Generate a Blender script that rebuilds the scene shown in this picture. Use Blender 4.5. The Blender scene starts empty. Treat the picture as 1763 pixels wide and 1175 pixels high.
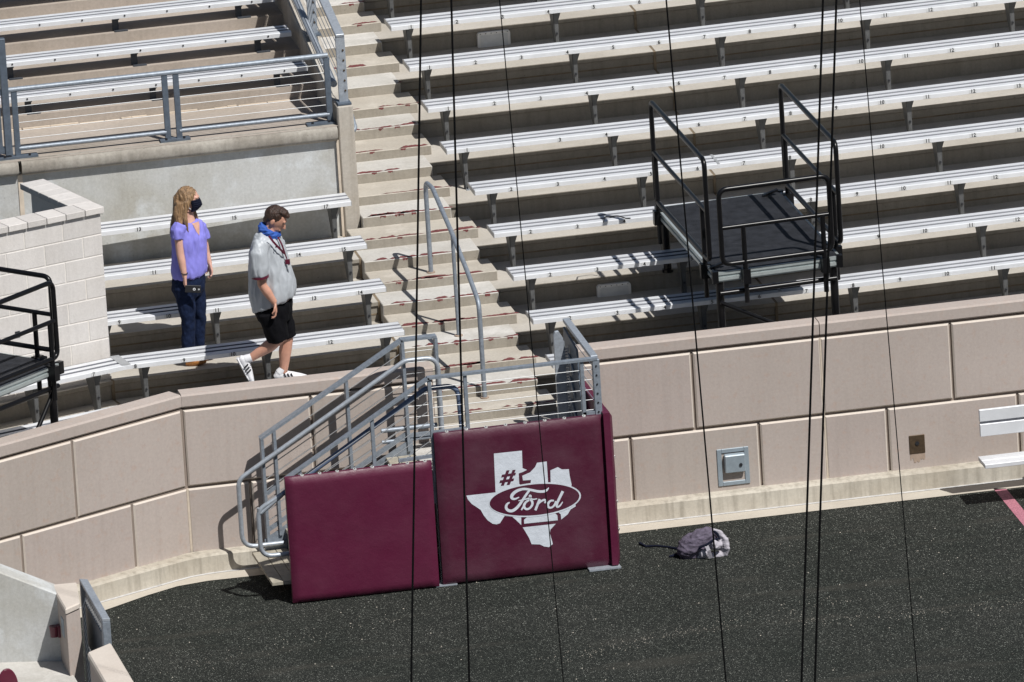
import bpy, bmesh, math, random
from math import sin, cos, tan, atan, radians, pi, sqrt
from mathutils import Vector, Matrix, noise
random.seed(7)
D = bpy.data
scene = bpy.context.scene
COL = scene.collection
V = Vector

# ------------------------------------------------------------------ camera, light, exposure
PHI, PSI, ROLL, DIST, PXM = 16.0, 10.3, 0.063, 140.0, 183.5      # pitch, yaw, tilt, distance, pixels per metre
PW, PH = 1763, 1175
FPX = DIST * PXM
ph, ps, tt = radians(PHI), radians(PSI), atan(ROLL)
FWD = V((sin(ps) * cos(ph), cos(ps) * cos(ph), -sin(ph)))
r0 = V((cos(ps), -sin(ps), 0)); u0 = r0.cross(FWD)
CR = cos(tt) * r0 - sin(tt) * u0
CU = sin(tt) * r0 + cos(tt) * u0
def ray(x, y): return FWD + ((x - PW / 2) / FPX) * CR - ((y - PH / 2) / FPX) * CU
CAMPOS = V((0, 0, .185)) - DIST * ray(1425.6, 825)
FH = V((sin(ps), cos(ps), 0)); RH = V((cos(ps), -sin(ps), 0)); UP = V((0, 0, 1))
def hit(x, y, p, n):
    d = ray(x, y); t = (V(p) - CAMPOS).dot(V(n)) / d.dot(V(n)); return CAMPOS + t * d
def atY(x, y, Y): return hit(x, y, (0, Y, 0), (0, 1, 0))
def atZ(x, y, Z): return hit(x, y, (0, 0, Z), (0, 0, 1))

cd = D.cameras.new('Camera'); cam = D.objects.new('Camera', cd); COL.objects.link(cam)
cam.matrix_world = Matrix(((CR.x, CU.x, -FWD.x, CAMPOS.x), (CR.y, CU.y, -FWD.y, CAMPOS.y), (CR.z, CU.z, -FWD.z, CAMPOS.z), (0, 0, 0, 1)))
cd.sensor_width = 36; cd.lens = 36 * FPX / PW; cd.clip_start = 1; cd.clip_end = 2000
scene.camera = cam

SUN = V((.27, -.515, .825)).normalized()
w = D.worlds.new('World'); scene.world = w; w.use_nodes = True
nt = w.node_tree; bg = nt.nodes['Background']
sky = nt.nodes.new('ShaderNodeTexSky'); sky.sky_type = 'NISHITA'; sky.sun_disc = False
sky.sun_elevation = math.asin(SUN.z); sky.sun_rotation = math.atan2(SUN.x, SUN.y)
nt.links.new(sky.outputs[0], bg.inputs[0]); bg.inputs[1].default_value = .045
sd = D.lights.new('Sun', 'SUN'); sd.energy = 5.0; sd.angle = radians(.5); sd.color = (1, .975, .935)
so = D.objects.new('Sun', sd); COL.objects.link(so); so.rotation_euler = SUN.to_track_quat('Z', 'Y').to_euler(); so.location = (0, -20, 40)
scene.view_settings.view_transform = 'Standard'; scene.view_settings.look = 'None'
scene.view_settings.gamma = 1; scene.view_settings.use_curve_mapping = False
scene.view_settings.exposure = 0.0

# ------------------------------------------------------------------ materials
def nodes(name):
    m = D.materials.new(name); m.use_nodes = True
    return m, m.node_tree, m.node_tree.nodes['Principled BSDF']
def simple(name, col, rough=.6, metal=0.0, var=0.0, scale=6.0, bump=0.0, bscale=60, spec=.5):
    m, t, b = nodes(name)
    b.inputs['Base Color'].default_value = (*col, 1); b.inputs['Roughness'].default_value = rough; b.inputs['Metallic'].default_value = metal
    b.inputs['Specular IOR Level'].default_value = spec
    g = t.nodes.new('ShaderNodeNewGeometry')
    if var:
        n = t.nodes.new('ShaderNodeTexNoise'); n.inputs['Scale'].default_value = scale; n.inputs['Detail'].default_value = 6; n.inputs['Roughness'].default_value = .65
        r = t.nodes.new('ShaderNodeMapRange'); r.inputs[1].default_value = .3; r.inputs[2].default_value = .7; r.inputs[3].default_value = 1 - var; r.inputs[4].default_value = 1 + var
        mx = t.nodes.new('ShaderNodeVectorMath'); mx.operation = 'SCALE'; mx.inputs[0].default_value = col
        t.links.new(g.outputs['Position'], n.inputs['Vector']); t.links.new(n.outputs[0], r.inputs[0]); t.links.new(r.outputs[0], mx.inputs['Scale']); t.links.new(mx.outputs[0], b.inputs['Base Color'])
    if bump:
        n2 = t.nodes.new('ShaderNodeTexNoise'); n2.inputs['Scale'].default_value = bscale; n2.inputs['Detail'].default_value = 4
        bp = t.nodes.new('ShaderNodeBump'); bp.inputs['Strength'].default_value = bump; bp.inputs['Distance'].default_value = .02
        t.links.new(g.outputs['Position'], n2.inputs['Vector']); t.links.new(n2.outputs[0], bp.inputs['Height']); t.links.new(bp.outputs[0], b.inputs['Normal'])
    return m
def concrete(name, col, stain=(.25, .21, .16), amt=.5, big=.9, pits=.35, streak=0.0, grain=.10, bump=.25, blot=None, ruddy=0.0):
    """mottled concrete: broad stains, fine grain, dark pits, optional vertical streaks"""
    m, t, b = nodes(name); N = t.nodes.new; L = t.links.new
    g = N('ShaderNodeNewGeometry')
    def nz(scale, detail=5, rough=.6, stretch=None):
        n = N('ShaderNodeTexNoise'); n.inputs['Scale'].default_value = scale; n.inputs['Detail'].default_value = detail; n.inputs['Roughness'].default_value = rough
        if stretch:
            mp = N('ShaderNodeMapping'); mp.inputs['Scale'].default_value = stretch; L(g.outputs['Position'], mp.inputs['Vector']); L(mp.outputs[0], n.inputs['Vector'])
        else: L(g.outputs['Position'], n.inputs['Vector'])
        return n.outputs[0]
    def rng(sock, a, c, lo, hi):
        r = N('ShaderNodeMapRange'); r.inputs[1].default_value = a; r.inputs[2].default_value = c; r.inputs[3].default_value = lo; r.inputs[4].default_value = hi; L(sock, r.inputs[0]); return r.outputs[0]
    def mix(f, c1, c2, mode='MIX'):
        x = N('ShaderNodeMix'); x.data_type = 'RGBA'; x.blend_type = mode
        for s, v in ((x.inputs[0], f), (x.inputs[6], c1), (x.inputs[7], c2)):
            if hasattr(v, 'is_output') or isinstance(v, bpy.types.NodeSocket): L(v, s)
            else: s.default_value = v if isinstance(v, float) else (*v, 1)
        return x.outputs[2]
    c = mix(rng(nz(big, 6, .62), .42, .72, 0, amt), col, stain)
    if blot: c = mix(rng(nz(2.7, 5, .6), .52, .68, 0, .7), c, blot)
    if ruddy: c = mix(rng(nz(14, 3, .6), .55, .7, 0, ruddy), c, (.42, .25, .17))
    if streak: c = mix(rng(nz(3.0, 4, .6, (5, 5, .22)), .46, .7, 0, streak), c, tuple(x * .55 for x in stain))
    f = rng(nz(38, 3, .7), .25, .75, 1 - grain, 1 + grain)
    sc = N('ShaderNodeVectorMath'); sc.operation = 'SCALE'; L(c, sc.inputs[0]); L(f, sc.inputs['Scale']); c = sc.outputs[0]
    if pits:
        v = N('ShaderNodeTexVoronoi'); v.inputs['Scale'].default_value = 9; L(g.outputs['Position'], v.inputs['Vector'])
        p = rng(v.outputs['Distance'], .03, .09, pits, 0); c = mix(p, c, tuple(x * .4 for x in stain))
    L(c, b.inputs['Base Color']); b.inputs['Roughness'].default_value = .88; b.inputs['Specular IOR Level'].default_value = .25
    bp = N('ShaderNodeBump'); bp.inputs['Strength'].default_value = bump; bp.inputs['Distance'].default_value = .006; L(nz(55, 4, .7), bp.inputs['Height']); L(bp.outputs[0], b.inputs['Normal'])
    return m

M = {}
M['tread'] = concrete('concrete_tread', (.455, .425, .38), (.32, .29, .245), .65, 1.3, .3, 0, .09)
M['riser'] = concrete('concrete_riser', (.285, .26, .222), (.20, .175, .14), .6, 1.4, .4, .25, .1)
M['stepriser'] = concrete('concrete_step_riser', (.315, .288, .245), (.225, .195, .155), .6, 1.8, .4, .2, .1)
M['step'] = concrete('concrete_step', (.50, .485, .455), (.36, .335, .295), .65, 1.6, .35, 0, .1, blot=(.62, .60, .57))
M['halfstep'] = concrete('concrete_halfstep', (.445, .41, .355), (.33, .29, .24), .55, 1.7, .4, 0, .1, blot=(.55, .51, .45))
M['upper'] = concrete('concrete_upper', (.40, .35, .305), (.28, .24, .195), .65, 1.2, .3, .12, .1)
M['backwall'] = concrete('concrete_backwall', (.48, .485, .475), (.36, .345, .30), .85, 1.1, .3, .12, .1, blot=(.60, .63, .65))
M['nosing'] = concrete('concrete_nosing', (.36, .335, .295), (.19, .168, .14), .85, 2.2, .5, .3, .14)
M['column'] = concrete('concrete_column', (.46, .43, .385), (.33, .28, .22), .6, 1.2, .3, .35, .1)
M['wall'] = concrete('cast_stone', (.425, .368, .335), (.35, .30, .268), .6, .7, .16, .06, .075, .2, ruddy=.2)
WALLS = ['wall']
for i_, f_ in enumerate((.94, 1.05, .985)):
    n_ = 'wall%d' % i_; WALLS.append(n_); M[n_] = concrete('cast_stone_%d' % i_, (.425 * f_, .368 * f_ * (1.01 - .01 * i_), .335 * f_), (.35, .30, .268), .6, .7 + .1 * i_, .16, .12, .075, .2, ruddy=.2)
M['wallpale'] = concrete('cast_stone_edge', (.58, .52, .46), (.48, .41, .35), .4, 2, 0, 0, .06)
M['kerb'] = concrete('concrete_kerb', (.485, .45, .385), (.34, .30, .24), .75, 1.5, .1, .5, .09)
M['apron'] = concrete('concrete_apron', (.49, .45, .385), (.38, .34, .285), .6, 2.2, .1, 0, .07)
M['block'] = concrete('block_face', (.61, .585, .565), (.53, .49, .45), .5, 1.1, .12, .15, .07, .3)
_t = M['block'].node_tree; _b = _t.nodes['Principled BSDF']; _src = _b.inputs['Base Color'].links[0].from_socket
_g = _t.nodes.new('ShaderNodeNewGeometry'); _r = _t.nodes.new('ShaderNodeMapRange'); _r.inputs[3].default_value = .90; _r.inputs[4].default_value = 1.07
_v = _t.nodes.new('ShaderNodeVectorMath'); _v.operation = 'SCALE'; _t.links.new(_g.outputs['Random Per Island'], _r.inputs[0]); _t.links.new(_src, _v.inputs[0]); _t.links.new(_r.outputs[0], _v.inputs['Scale']); _t.links.new(_v.outputs[0], _b.inputs['Base Color'])
M['mortar'] = concrete('mortar', (.68, .65, .61), (.58, .53, .47), .5, 2, 0, 0, .06)
M['sealant'] = simple('sealant', (.19, .145, .095), .8, 0, .35, 9)
M['caulk'] = simple('caulk', (.55, .47, .38), .8, 0, .15, 9)
M['groove'] = simple('groove_shade', (.24, .195, .165), .9, 0, .12, 9)
M['caulkwhite'] = simple('caulk_white', (.47, .46, .45), .8, 0, .25, 12)
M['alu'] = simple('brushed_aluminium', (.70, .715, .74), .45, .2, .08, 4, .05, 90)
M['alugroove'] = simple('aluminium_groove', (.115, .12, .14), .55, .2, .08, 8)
M['alucap'] = simple('aluminium_cap', (.42, .43, .44), .5, .3, .12, 10)
M['galv'] = simple('galvanised_steel', (.255, .29, .335), .5, .35, .22, 30, .05, 60)
M['galvlight'] = simple('galvanised_light', (.36, .395, .44), .45, .35, .18, 34, .05, 60)
M['galvdark'] = simple('painted_steel_slate', (.10, .125, .16), .5, .2, .2, 18)
M['post'] = simple('bracket_steel_shaded', (.105, .108, .11), .55, .3, .25, 14, .08, 60)  # steel darkened to stand for the benches' shadow on the brackets
M['postdark'] = simple('bracket_dark', (.055, .062, .075), .5, .2, .25, 14)
M['bolt'] = simple('bolt_dark', (.03, .032, .038), .5, .4)
M['railshaded'] = simple('galvanised_shaded', (.12, .16, .25), .45, .2, .12, 14)  # blue-grey of shade put into the near handrail's colour
M['wire'] = simple('wire_rope', (.42, .43, .44), .45, .5)
M['black'] = simple('black_tube', (.006, .006, .007), .3, 0, .2, 12, spec=.3)
M['deck'] = simple('black_deck', (.020, .0215, .026), .7, 0, .5, 9, .3, 120, spec=.25)
M['fascia'] = simple('aluminium_extrusion', (.50, .55, .55), .35, .5, .1, 14)
M['maroon'] = simple('maroon_vinyl', (.080, .012, .034), .45, 0, .26, 1.8, .35, 7, spec=.35)
M['maroonpaint'] = simple('maroon_paint', (.15, .040, .040), .8, 0, .4, 30)
M['maroonplastic'] = simple('maroon_plastic', (.10, .012, .03), .3)
M['white'] = simple('white_vinyl', (.60, .64, .70), .5, 0, .10, 7, .15, 30)
M['grommet'] = simple('grommet_metal', (.75, .74, .72), .3, .5)
M['plate'] = simple('cover_plate_grey', (.66, .67, .67), .55, 0, .1, 8)  # plate and frame colours lightened to make up for the bench's shade
M['plateframe'] = simple('cover_frame_pale', (.80, .79, .77), .55, 0, .08, 8)
M['sticker'] = simple('number_sticker', (.60, .61, .62), .6)
M['ink'] = simple('number_ink', (.012, .012, .014), .6)
M['boxgrey'] = simple('box_blue_grey', (.27, .32, .36), .45, .15, .1, 16)
M['brown'] = simple('bronze_plate', (.085, .058, .035), .5, .4, .3, 20)
M['rust'] = simple('rust_stain', (.335, .255, .20), .9, 0, .15, 20)
M['cable'] = simple('black_cable', (.003, .003, .0035), .6, spec=.15)
M['pink'] = simple('pink_paint', (.40, .155, .20), .9, 0, .5, 70, .4, 90)
M['plank'] = simple('weathered_plank', (.34, .31, .25), .75, 0, .25, 14, .2, 40)
M['bagdark'] = simple('bag_purple_grey', (.098, .082, .118), .8, 0, .3, 14, .3, 40)
M['baggrey'] = simple('bag_light_grey', (.40, .38, .42), .8, 0, .12, 14, .2, 50)
M['skin'] = simple('skin', (.52, .27, .19), .5, 0, .1, 14)
M['skinf'] = simple('skin_fair', (.58, .335, .26), .5, 0, .08, 14)
M['hairb'] = simple('hair_blonde', (.21, .14, .075), .5, 0, .5, 42)
def hair_material(name, col, sx):
    m, t, b = nodes(name); N = t.nodes.new; L = t.links.new; g = N('ShaderNodeNewGeometry')
    mp = N('ShaderNodeMapping'); mp.inputs['Scale'].default_value = sx; L(g.outputs['Position'], mp.inputs['Vector'])
    n = N('ShaderNodeTexNoise'); n.inputs['Scale'].default_value = 1; n.inputs['Detail'].default_value = 4; n.inputs['Roughness'].default_value = .7; L(mp.outputs[0], n.inputs['Vector'])
    r = N('ShaderNodeMapRange'); r.inputs[1].default_value = .32; r.inputs[2].default_value = .68; r.inputs[3].default_value = .45; r.inputs[4].default_value = 1.6; L(n.outputs[0], r.inputs[0])
    v = N('ShaderNodeVectorMath'); v.operation = 'SCALE'; v.inputs[0].default_value = col; L(r.outputs[0], v.inputs['Scale']); L(v.outputs[0], b.inputs['Base Color'])
    bp = N('ShaderNodeBump'); bp.inputs['Strength'].default_value = .7; bp.inputs['Distance'].default_value = .02; L(n.outputs[0], bp.inputs['Height']); L(bp.outputs[0], b.inputs['Normal'])
    b.inputs['Roughness'].default_value = .42; return m
M['hairb'] = hair_material('hair_blonde', (.245, .15, .078), (75, 75, 7))
M['haird'] = hair_material('hair_brown', (.040, .020, .013), (60, 60, 30))
M['lav'] = simple('lavender_knit', (.225, .215, .66), .8, 0, .06, 9)
M['jean'] = simple('dark_denim', (.008, .015, .042), .85, 0, .35, 22, .2, 70, spec=.15)
M['greyshirt'] = simple('grey_polo', (.40, .425, .455), .48, 0, .06, 9)
M['shorts'] = simple('black_shorts', (.004, .004, .0055), .85, 0, .25, 20, spec=.12)
M['shoewhite'] = simple('shoe_white', (.68, .68, .70), .6, 0, .06, 30)
M['tanboot'] = simple('tan_leather', (.33, .135, .035), .5, 0, .2, 30)
M['navy'] = simple('navy_mask', (.006, .008, .02), .85, 0, .3, 60, spec=.15)
M['gaiter'] = simple('blue_gaiter', (.022, .085, .36), .75, 0, .15, 30)
M['lens'] = simple('pale_ring', (.75, .76, .78), .4)

def vinyl_material(col, dust, amt, seed):
    m, t, b = nodes('scuffed_vinyl'); N = t.nodes.new; L = t.links.new
    g = N('ShaderNodeNewGeometry')
    def nz(scale, stretch=(1, 1, 1), detail=6):
        mp = N('ShaderNodeMapping'); mp.inputs['Scale'].default_value = stretch; mp.inputs['Location'].default_value = (seed, 0, seed); L(g.outputs['Position'], mp.inputs['Vector'])
        n = N('ShaderNodeTexNoise'); n.inputs['Scale'].default_value = scale; n.inputs['Detail'].default_value = detail; n.inputs['Roughness'].default_value = .62; L(mp.outputs[0], n.inputs['Vector']); return n.outputs[0]
    def rng(sock, a, c, lo, hi):
        r = N('ShaderNodeMapRange'); r.inputs[1].default_value = a; r.inputs[2].default_value = c; r.inputs[3].default_value = lo; r.inputs[4].default_value = hi; L(sock, r.inputs[0]); return r.outputs[0]
    c = None
    for f in (rng(nz(2.2), .42, .72, 0, amt), rng(nz(6, (1, 1, 5)), .64, .72, 0, amt * .7), rng(nz(9, (6, 1, 1)), .70, .74, 0, amt * .8)):
        x = N('ShaderNodeMix'); x.data_type = 'RGBA'; L(f, x.inputs[0]); x.inputs[7].default_value = (*dust, 1)
        if c is None: x.inputs[6].default_value = (*col, 1)
        else: L(c, x.inputs[6])
        c = x.outputs[2]
    L(c, b.inputs['Base Color']); L(rng(nz(3), .3, .7, .36, .58), b.inputs['Roughness']); b.inputs['Specular IOR Level'].default_value = .38
    bp = N('ShaderNodeBump'); bp.inputs['Strength'].default_value = .35; bp.inputs['Distance'].default_value = .02; L(nz(6), bp.inputs['Height']); L(bp.outputs[0], b.inputs['Normal'])
    return m
M['vinylplain'] = vinyl_material((.090, .0095, .034), (.14, .05, .075), .14, 3.0)
M['vinyldusty'] = vinyl_material((.067, .0085, .026), (.13, .075, .095), .3, 11.0)
def turf_material():
    m, t, b = nodes('crumb_rubber_turf'); N = t.nodes.new; L = t.links.new
    g = N('ShaderNodeNewGeometry')
    def nz(s, d=3):
        n = N('ShaderNodeTexNoise'); n.inputs['Scale'].default_value = s; n.inputs['Detail'].default_value = d; n.inputs['Roughness'].default_value = .6; L(g.outputs['Position'], n.inputs['Vector']); return n.outputs[0]
    def ramp(sock, stops):
        r = N('ShaderNodeValToRGB'); e = r.color_ramp.elements
        while len(e) < len(stops): e.new(.5)
        for i, (p, c) in enumerate(stops): e[i].position = p; e[i].color = (*c, 1)
        L(sock, r.inputs[0]); return r.outputs[0]
    v = N('ShaderNodeTexVoronoi'); v.inputs['Scale'].default_value = 150; L(g.outputs['Position'], v.inputs['Vector'])
    sep = N('ShaderNodeSeparateColor'); L(v.outputs['Color'], sep.inputs[0])
    base = ramp(sep.outputs[0], [(0, (.007, .0078, .008)), (.55, (.018, .0205, .0195)), (.80, (.033, .036, .034)), (.93, (.07, .074, .068)), (.975, (.15, .155, .145)), (1, (.42, .43, .42))])
    big = ramp(nz(.9, 5), [(.3, (.72, .78, .70)), (.7, (1.2, 1.18, 1.1))])
    x = N('ShaderNodeMix'); x.data_type = 'RGBA'; x.blend_type = 'MULTIPLY'; x.inputs[0].default_value = 1; L(base, x.inputs[6]); L(big, x.inputs[7])
    wear = N('ShaderNodeTexNoise'); wear.inputs['Scale'].default_value = 1.4; wear.inputs['Detail'].default_value = 6
    mp = N('ShaderNodeMapping'); mp.inputs['Scale'].default_value = (.35, 1.8, 1); mp.inputs['Rotation'].default_value = (0, 0, .5); L(g.outputs['Position'], mp.inputs['Vector']); L(mp.outputs[0], wear.inputs['Vector'])
    wr = ramp(wear.outputs[0], [(.58, (0, 0, 0)), (.70, (.55, .55, .55))])
    y = N('ShaderNodeMix'); y.data_type = 'RGBA'; L(wr, y.inputs[0]); L(x.outputs[2], y.inputs[6]); y.inputs[7].default_value = (.052, .05, .042, 1)
    L(y.outputs[2], b.inputs['Base Color']); b.inputs['Roughness'].default_value = .9; b.inputs['Specular IOR Level'].default_value = .2
    bp = N('ShaderNodeBump'); bp.inputs['Strength'].default_value = .9; bp.inputs['Distance'].default_value = .02; L(nz(70, 3), bp.inputs['Height']); L(bp.outputs[0], b.inputs['Normal'])
    return m
M['turf'] = turf_material()

# ------------------------------------------------------------------ mesh helpers
class MB:
    def __init__(s): s.v = []; s.f = []; s.m = []
    def add(s, vs, fs, mi=0):
        o = len(s.v); s.v += [V(p) for p in vs]; s.f += [tuple(i + o for i in f) for f in fs]; s.m += [mi] * len(fs); return s
    def box(s, lo, hi, mi=0):
        (a, b, c), (d, e, f) = lo, hi
        vs = [(a, b, c), (d, b, c), (d, e, c), (a, e, c), (a, b, f), (d, b, f), (d, e, f), (a, e, f)]
        return s.add(vs, [(0, 3, 2, 1), (4, 5, 6, 7), (0, 1, 5, 4), (1, 2, 6, 5), (2, 3, 7, 6), (3, 0, 4, 7)], mi)
    def obox(s, c, ax, ay, az, hx, hy, hz, mi=0):
        c = V(c); ax, ay, az = V(ax).normalized(), V(ay).normalized(), V(az).normalized()
        vs = [c + ax * i * hx + ay * j * hy + az * k * hz for i, j, k in ((-1, -1, -1), (1, -1, -1), (1, 1, -1), (-1, 1, -1), (-1, -1, 1), (1, -1, 1), (1, 1, 1), (-1, 1, 1))]
        return s.add(vs, [(0, 3, 2, 1), (4, 5, 6, 7), (0, 1, 5, 4), (1, 2, 6, 5), (2, 3, 7, 6), (3, 0, 4, 7)], mi)
    def bar(s, a, b, wd, ht, mi=0, up=UP):
        a, b = V(a), V(b); d = (b - a); n = d.normalized()
        sd_ = n.cross(V(up))
        if sd_.length < 1e-4: sd_ = n.cross(V((0, 1, 0)))
        sd_.normalize(); uu = sd_.cross(n)
        return s.obox((a + b) / 2, n, sd_, uu, d.length / 2, wd / 2, ht / 2, mi)
    def tube(s, pts, r, n=10, mi=0, cap=True, flat=None):
        pts = [V(p) for p in pts]; k = len(pts); rs = r if isinstance(r, (list, tuple)) else [r] * k
        t0 = (pts[1] - pts[0]).normalized(); nrm = t0.orthogonal().normalized() if flat is None else (V(flat) - t0 * V(flat).dot(t0)).normalized()
        rings = []
        for i in range(k):
            t = (pts[min(i + 1, k - 1)] - pts[max(i - 1, 0)]).normalized()
            nrm = (nrm - t * nrm.dot(t)).normalized(); bn = t.cross(nrm)
            ra = rs[i] if isinstance(rs[i], (list, tuple)) else (rs[i], rs[i])
            rings.append([pts[i] + nrm * cos(2 * pi * j / n) * ra[0] + bn * sin(2 * pi * j / n) * ra[1] for j in range(n)])
        return s.loft(rings, mi, cap)
    def loft(s, rings, mi=0, cap=True):
        n = len(rings[0]); vs = [p for r in rings for p in r]; fs = []
        for i in range(len(rings) - 1):
            for j in range(n):
                a, b = i * n + j, i * n + (j + 1) % n; fs.append((a, b, b + n, a + n))
        if cap: fs += [tuple(range(n))[::-1], tuple(range((len(rings) - 1) * n, len(rings) * n))]
        return s.add(vs, fs, mi)
    def ell(s, c, ax, ay, az, n=16, m=10, mi=0):
        c = V(c); ax, ay, az = V(ax), V(ay), V(az); rings = []
        for i in range(m + 1):
            th = pi * (i + .0) / m; th = min(max(th, .02), pi - .02)
            rings.append([c + az * cos(th) + (ax * cos(2 * pi * j / n) + ay * sin(2 * pi * j / n)) * sin(th) for j in range(n)])
        return s.loft(rings, mi)
    def prism(s, poly, ext, mi=0):
        """poly: list of 3-D points (planar), ext: extrusion vector"""
        n = len(poly); a = [V(p) for p in poly]; b = [p + V(ext) for p in a]
        return s.add(a + b, [tuple(range(n))[::-1], tuple(range(n, 2 * n))] + [(i, (i + 1) % n, n + (i + 1) % n, n + i) for i in range(n)], mi)
    def quadstrip(s, A, B, mi=0):
        n = len(A); return s.add(list(A) + list(B), [(i, i + 1, n + i + 1, n + i) for i in range(n - 1)], mi)
    def mesh(s, name, mats, smooth=0, bevel=0, org=V((0, 0, 0))):
        me = D.meshes.new(name); bm = bmesh.new()
        vs = [bm.verts.new(p - org) for p in s.v]
        for f, mi in zip(s.f, s.m):
            try: q = bm.faces.new([vs[i] for i in f]); q.material_index = mi
            except ValueError: pass
        bmesh.ops.recalc_face_normals(bm, faces=bm.faces)
        if bevel: bmesh.ops.bevel(bm, geom=[e for e in bm.edges if len(e.link_faces) == 2 and e.calc_face_angle(0) > .6], offset=bevel, segments=1, affect='EDGES', profile=.5, clamp_overlap=True)
        bm.to_mesh(me); bm.free()
        for m in (mats if isinstance(mats, (list, tuple)) else [mats]): me.materials.append(M[m] if isinstance(m, str) else m)
        if smooth:
            me.polygons.foreach_set('use_smooth', [True] * len(me.polygons)); me.set_sharp_from_angle(angle=radians(smooth))
        return me
    def build(s, name, mats, parent=None, smooth=0, bevel=0, org=None):
        if parent is not None: o_ = base_of(parent)
        else: o_ = V(org) if org is not None else V((0, 0, 0))
        o = D.objects.new(name, s.mesh(name, mats, smooth, bevel, o_)); COL.objects.link(o)
        if parent is not None: o.parent = parent
        else: o.location = o_
        return o
def base_of(o):
    p = V((0, 0, 0))
    while o is not None: p += V(o.location); o = o.parent
    return p
def tag(o, label=None, cat=None, group=None, kind=None):
    if label: o['label'] = label
    if cat: o['category'] = cat
    if group: o['group'] = group
    if kind: o['kind'] = kind
    return o
def thing(name, label, cat, loc=(0, 0, 0), group=None):
    o = D.objects.new(name, None); COL.objects.link(o); o.location = loc; o.empty_display_size = .2
    return tag(o, label, cat, group)
def fillet(pts, r, n=6):
    pts = [V(p) for p in pts]; out = [pts[0]]
    for i in range(1, len(pts) - 1):
        p, a, b = pts[i], pts[i - 1], pts[i + 1]
        da, db = (a - p), (b - p); ang = da.angle(db)
        if ang > 3.08: out.append(p); continue
        d = min(r / tan(ang / 2), da.length * .48, db.length * .48)
        s0, s1 = p + da.normalized() * d, p + db.normalized() * d
        for k in range(n + 1):
            t = k / n; out.append(s0 * (1 - t) ** 2 + p * 2 * t * (1 - t) + s1 * t ** 2)
    out.append(pts[-1]); return out
def unify(name, mb, mat, parent=None, voxel=.008, smooth=3, wr=None, org=None):
    """melt several lofted volumes into ONE continuous surface"""
    o_ = base_of(parent) if parent is not None else V(org or (0, 0, 0))
    tmp = D.objects.new('tmp', mb.mesh('tmp', mat, 0, 0, o_)); COL.objects.link(tmp)
    md = tmp.modifiers.new('r', 'REMESH'); md.mode = 'VOXEL'; md.voxel_size = voxel
    dg = bpy.context.evaluated_depsgraph_get(); dg.update()
    me = D.meshes.new_from_object(tmp.evaluated_get(dg)); me.name = name
    D.objects.remove(tmp)
    bm = bmesh.new(); bm.from_mesh(me)
    for _ in range(smooth): bmesh.ops.smooth_vert(bm, verts=bm.verts, factor=.5, use_axis_x=True, use_axis_y=True, use_axis_z=True)
    if wr:
        bm.normal_update(); amp, sc, st = wr
        ds = [(v, v.normal.copy()) for v in bm.verts]
        for v, nn in ds:
            q = V((v.co.x * sc * st[0], v.co.y * sc * st[1], v.co.z * sc * st[2]))
            v.co += nn * amp * noise.fractal(q, 1.0, 2.0, 3)
    bm.to_mesh(me); bm.free()
    if not me.materials: me.materials.append(M[mat])
    me.polygons.foreach_set('use_smooth', [True] * len(me.polygons))
    o = D.objects.new(name, me); COL.objects.link(o)
    if parent is not None: o.parent = parent
    else: o.location = o_
    return o
def text_mesh(txt, size):
    cu = D.curves.new('t', 'FONT'); cu.body = txt; cu.size = size; cu.align_x = 'CENTER'; cu.align_y = 'CENTER'; cu.offset = size * .025
    ob = D.objects.new('t', cu); COL.objects.link(ob); dg = bpy.context.evaluated_depsgraph_get(); dg.update()
    me = D.meshes.new_from_object(ob.evaluated_get(dg)); D.objects.remove(ob)
    vs = [v.co.copy() for v in me.vertices]; fs = [tuple(p.vertices) for p in me.polygons]; D.meshes.remove(me); return vs, fs
TXT = {}
def text(mb, txt, size, o, ax, ay, mi):
    if txt not in TXT: TXT[txt] = text_mesh(txt, 1.0)
    vs, fs = TXT[txt]
    return mb.add([V(o) + V(ax) * v.x * size + V(ay) * v.y * size for v in vs], fs, mi)

# ------------------------------------------------------------------ bowl geometry
Z0, RR, TT = 1.0, .19, .887
def Yn(k): return .202 + TT * k
def Zk(k): return Z0 + RR * k
A2 = radians(2.0); AC = radians(2.1); AD = radians(18)
dB = V((cos(A2), sin(A2), 0)); dDl = V((-cos(AD), -sin(AD), 0))
def onB(y, s): return V((0, y, 0)) + dB * s
XM = -3.66
def Cpt(y, x): return V((x, y + (x - XM) * tan(AC) * (1 if x < XM else 0), 0))
def Mpt(y): x = -6.10 - .16 * y; return Cpt(y, x)
def Dpt(y, s): return Mpt(y) + dDl * s
def line(y, x0, x1):
    """polyline of the row line at depth y between two x stations (crossing the seams)"""
    return [Cpt(y, x0), Cpt(y, x1)]

# ------------------------------------------------------------------ ground, apron
g = MB(); n = 12
g.add([(-220, -220, 0), (220, -220, 0), (220, 220, 0), (-220, 220, 0)], [(0, 1, 2, 3)])
tag(g.build('ground', 'turf'), kind='structure')
a = MB()
fr = [V((-12.5, -4.05, .004)), V((-8.3, -1.62, .004)), V((-7.07, -.91, .004)), V((-6.62, -.60, .004)), V((-6.30, -.42, .004)), V((-6.0, -.36, .004)), V((-5.6, -.37, .004)), V((9, -.385, .004))]
bk = [V((-12.5, -3.0, .004)), V((-8.3, -1.0, .004)), V((-7.07, -.3, .004)), V((-6.62, -.1, .004)), V((-6.3, .05, .004)), V((-6.0, .1, .004)), V((-5.6, .1, .004)), V((9, .1, .004))]
a.quadstrip(fr, bk)
tag(a.build('path', 'apron'), kind='structure')
p1 = atZ(1710, 842, 0); p2 = atZ(1732, 842, 0); dl = (atZ(1770, 915, 0) - p1); dl.normalize()
fl = MB(); w_ = (p2 - p1)
q = [p1 + dl * t for t in (0, .5, 1, 1.5, 2.2)]
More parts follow.
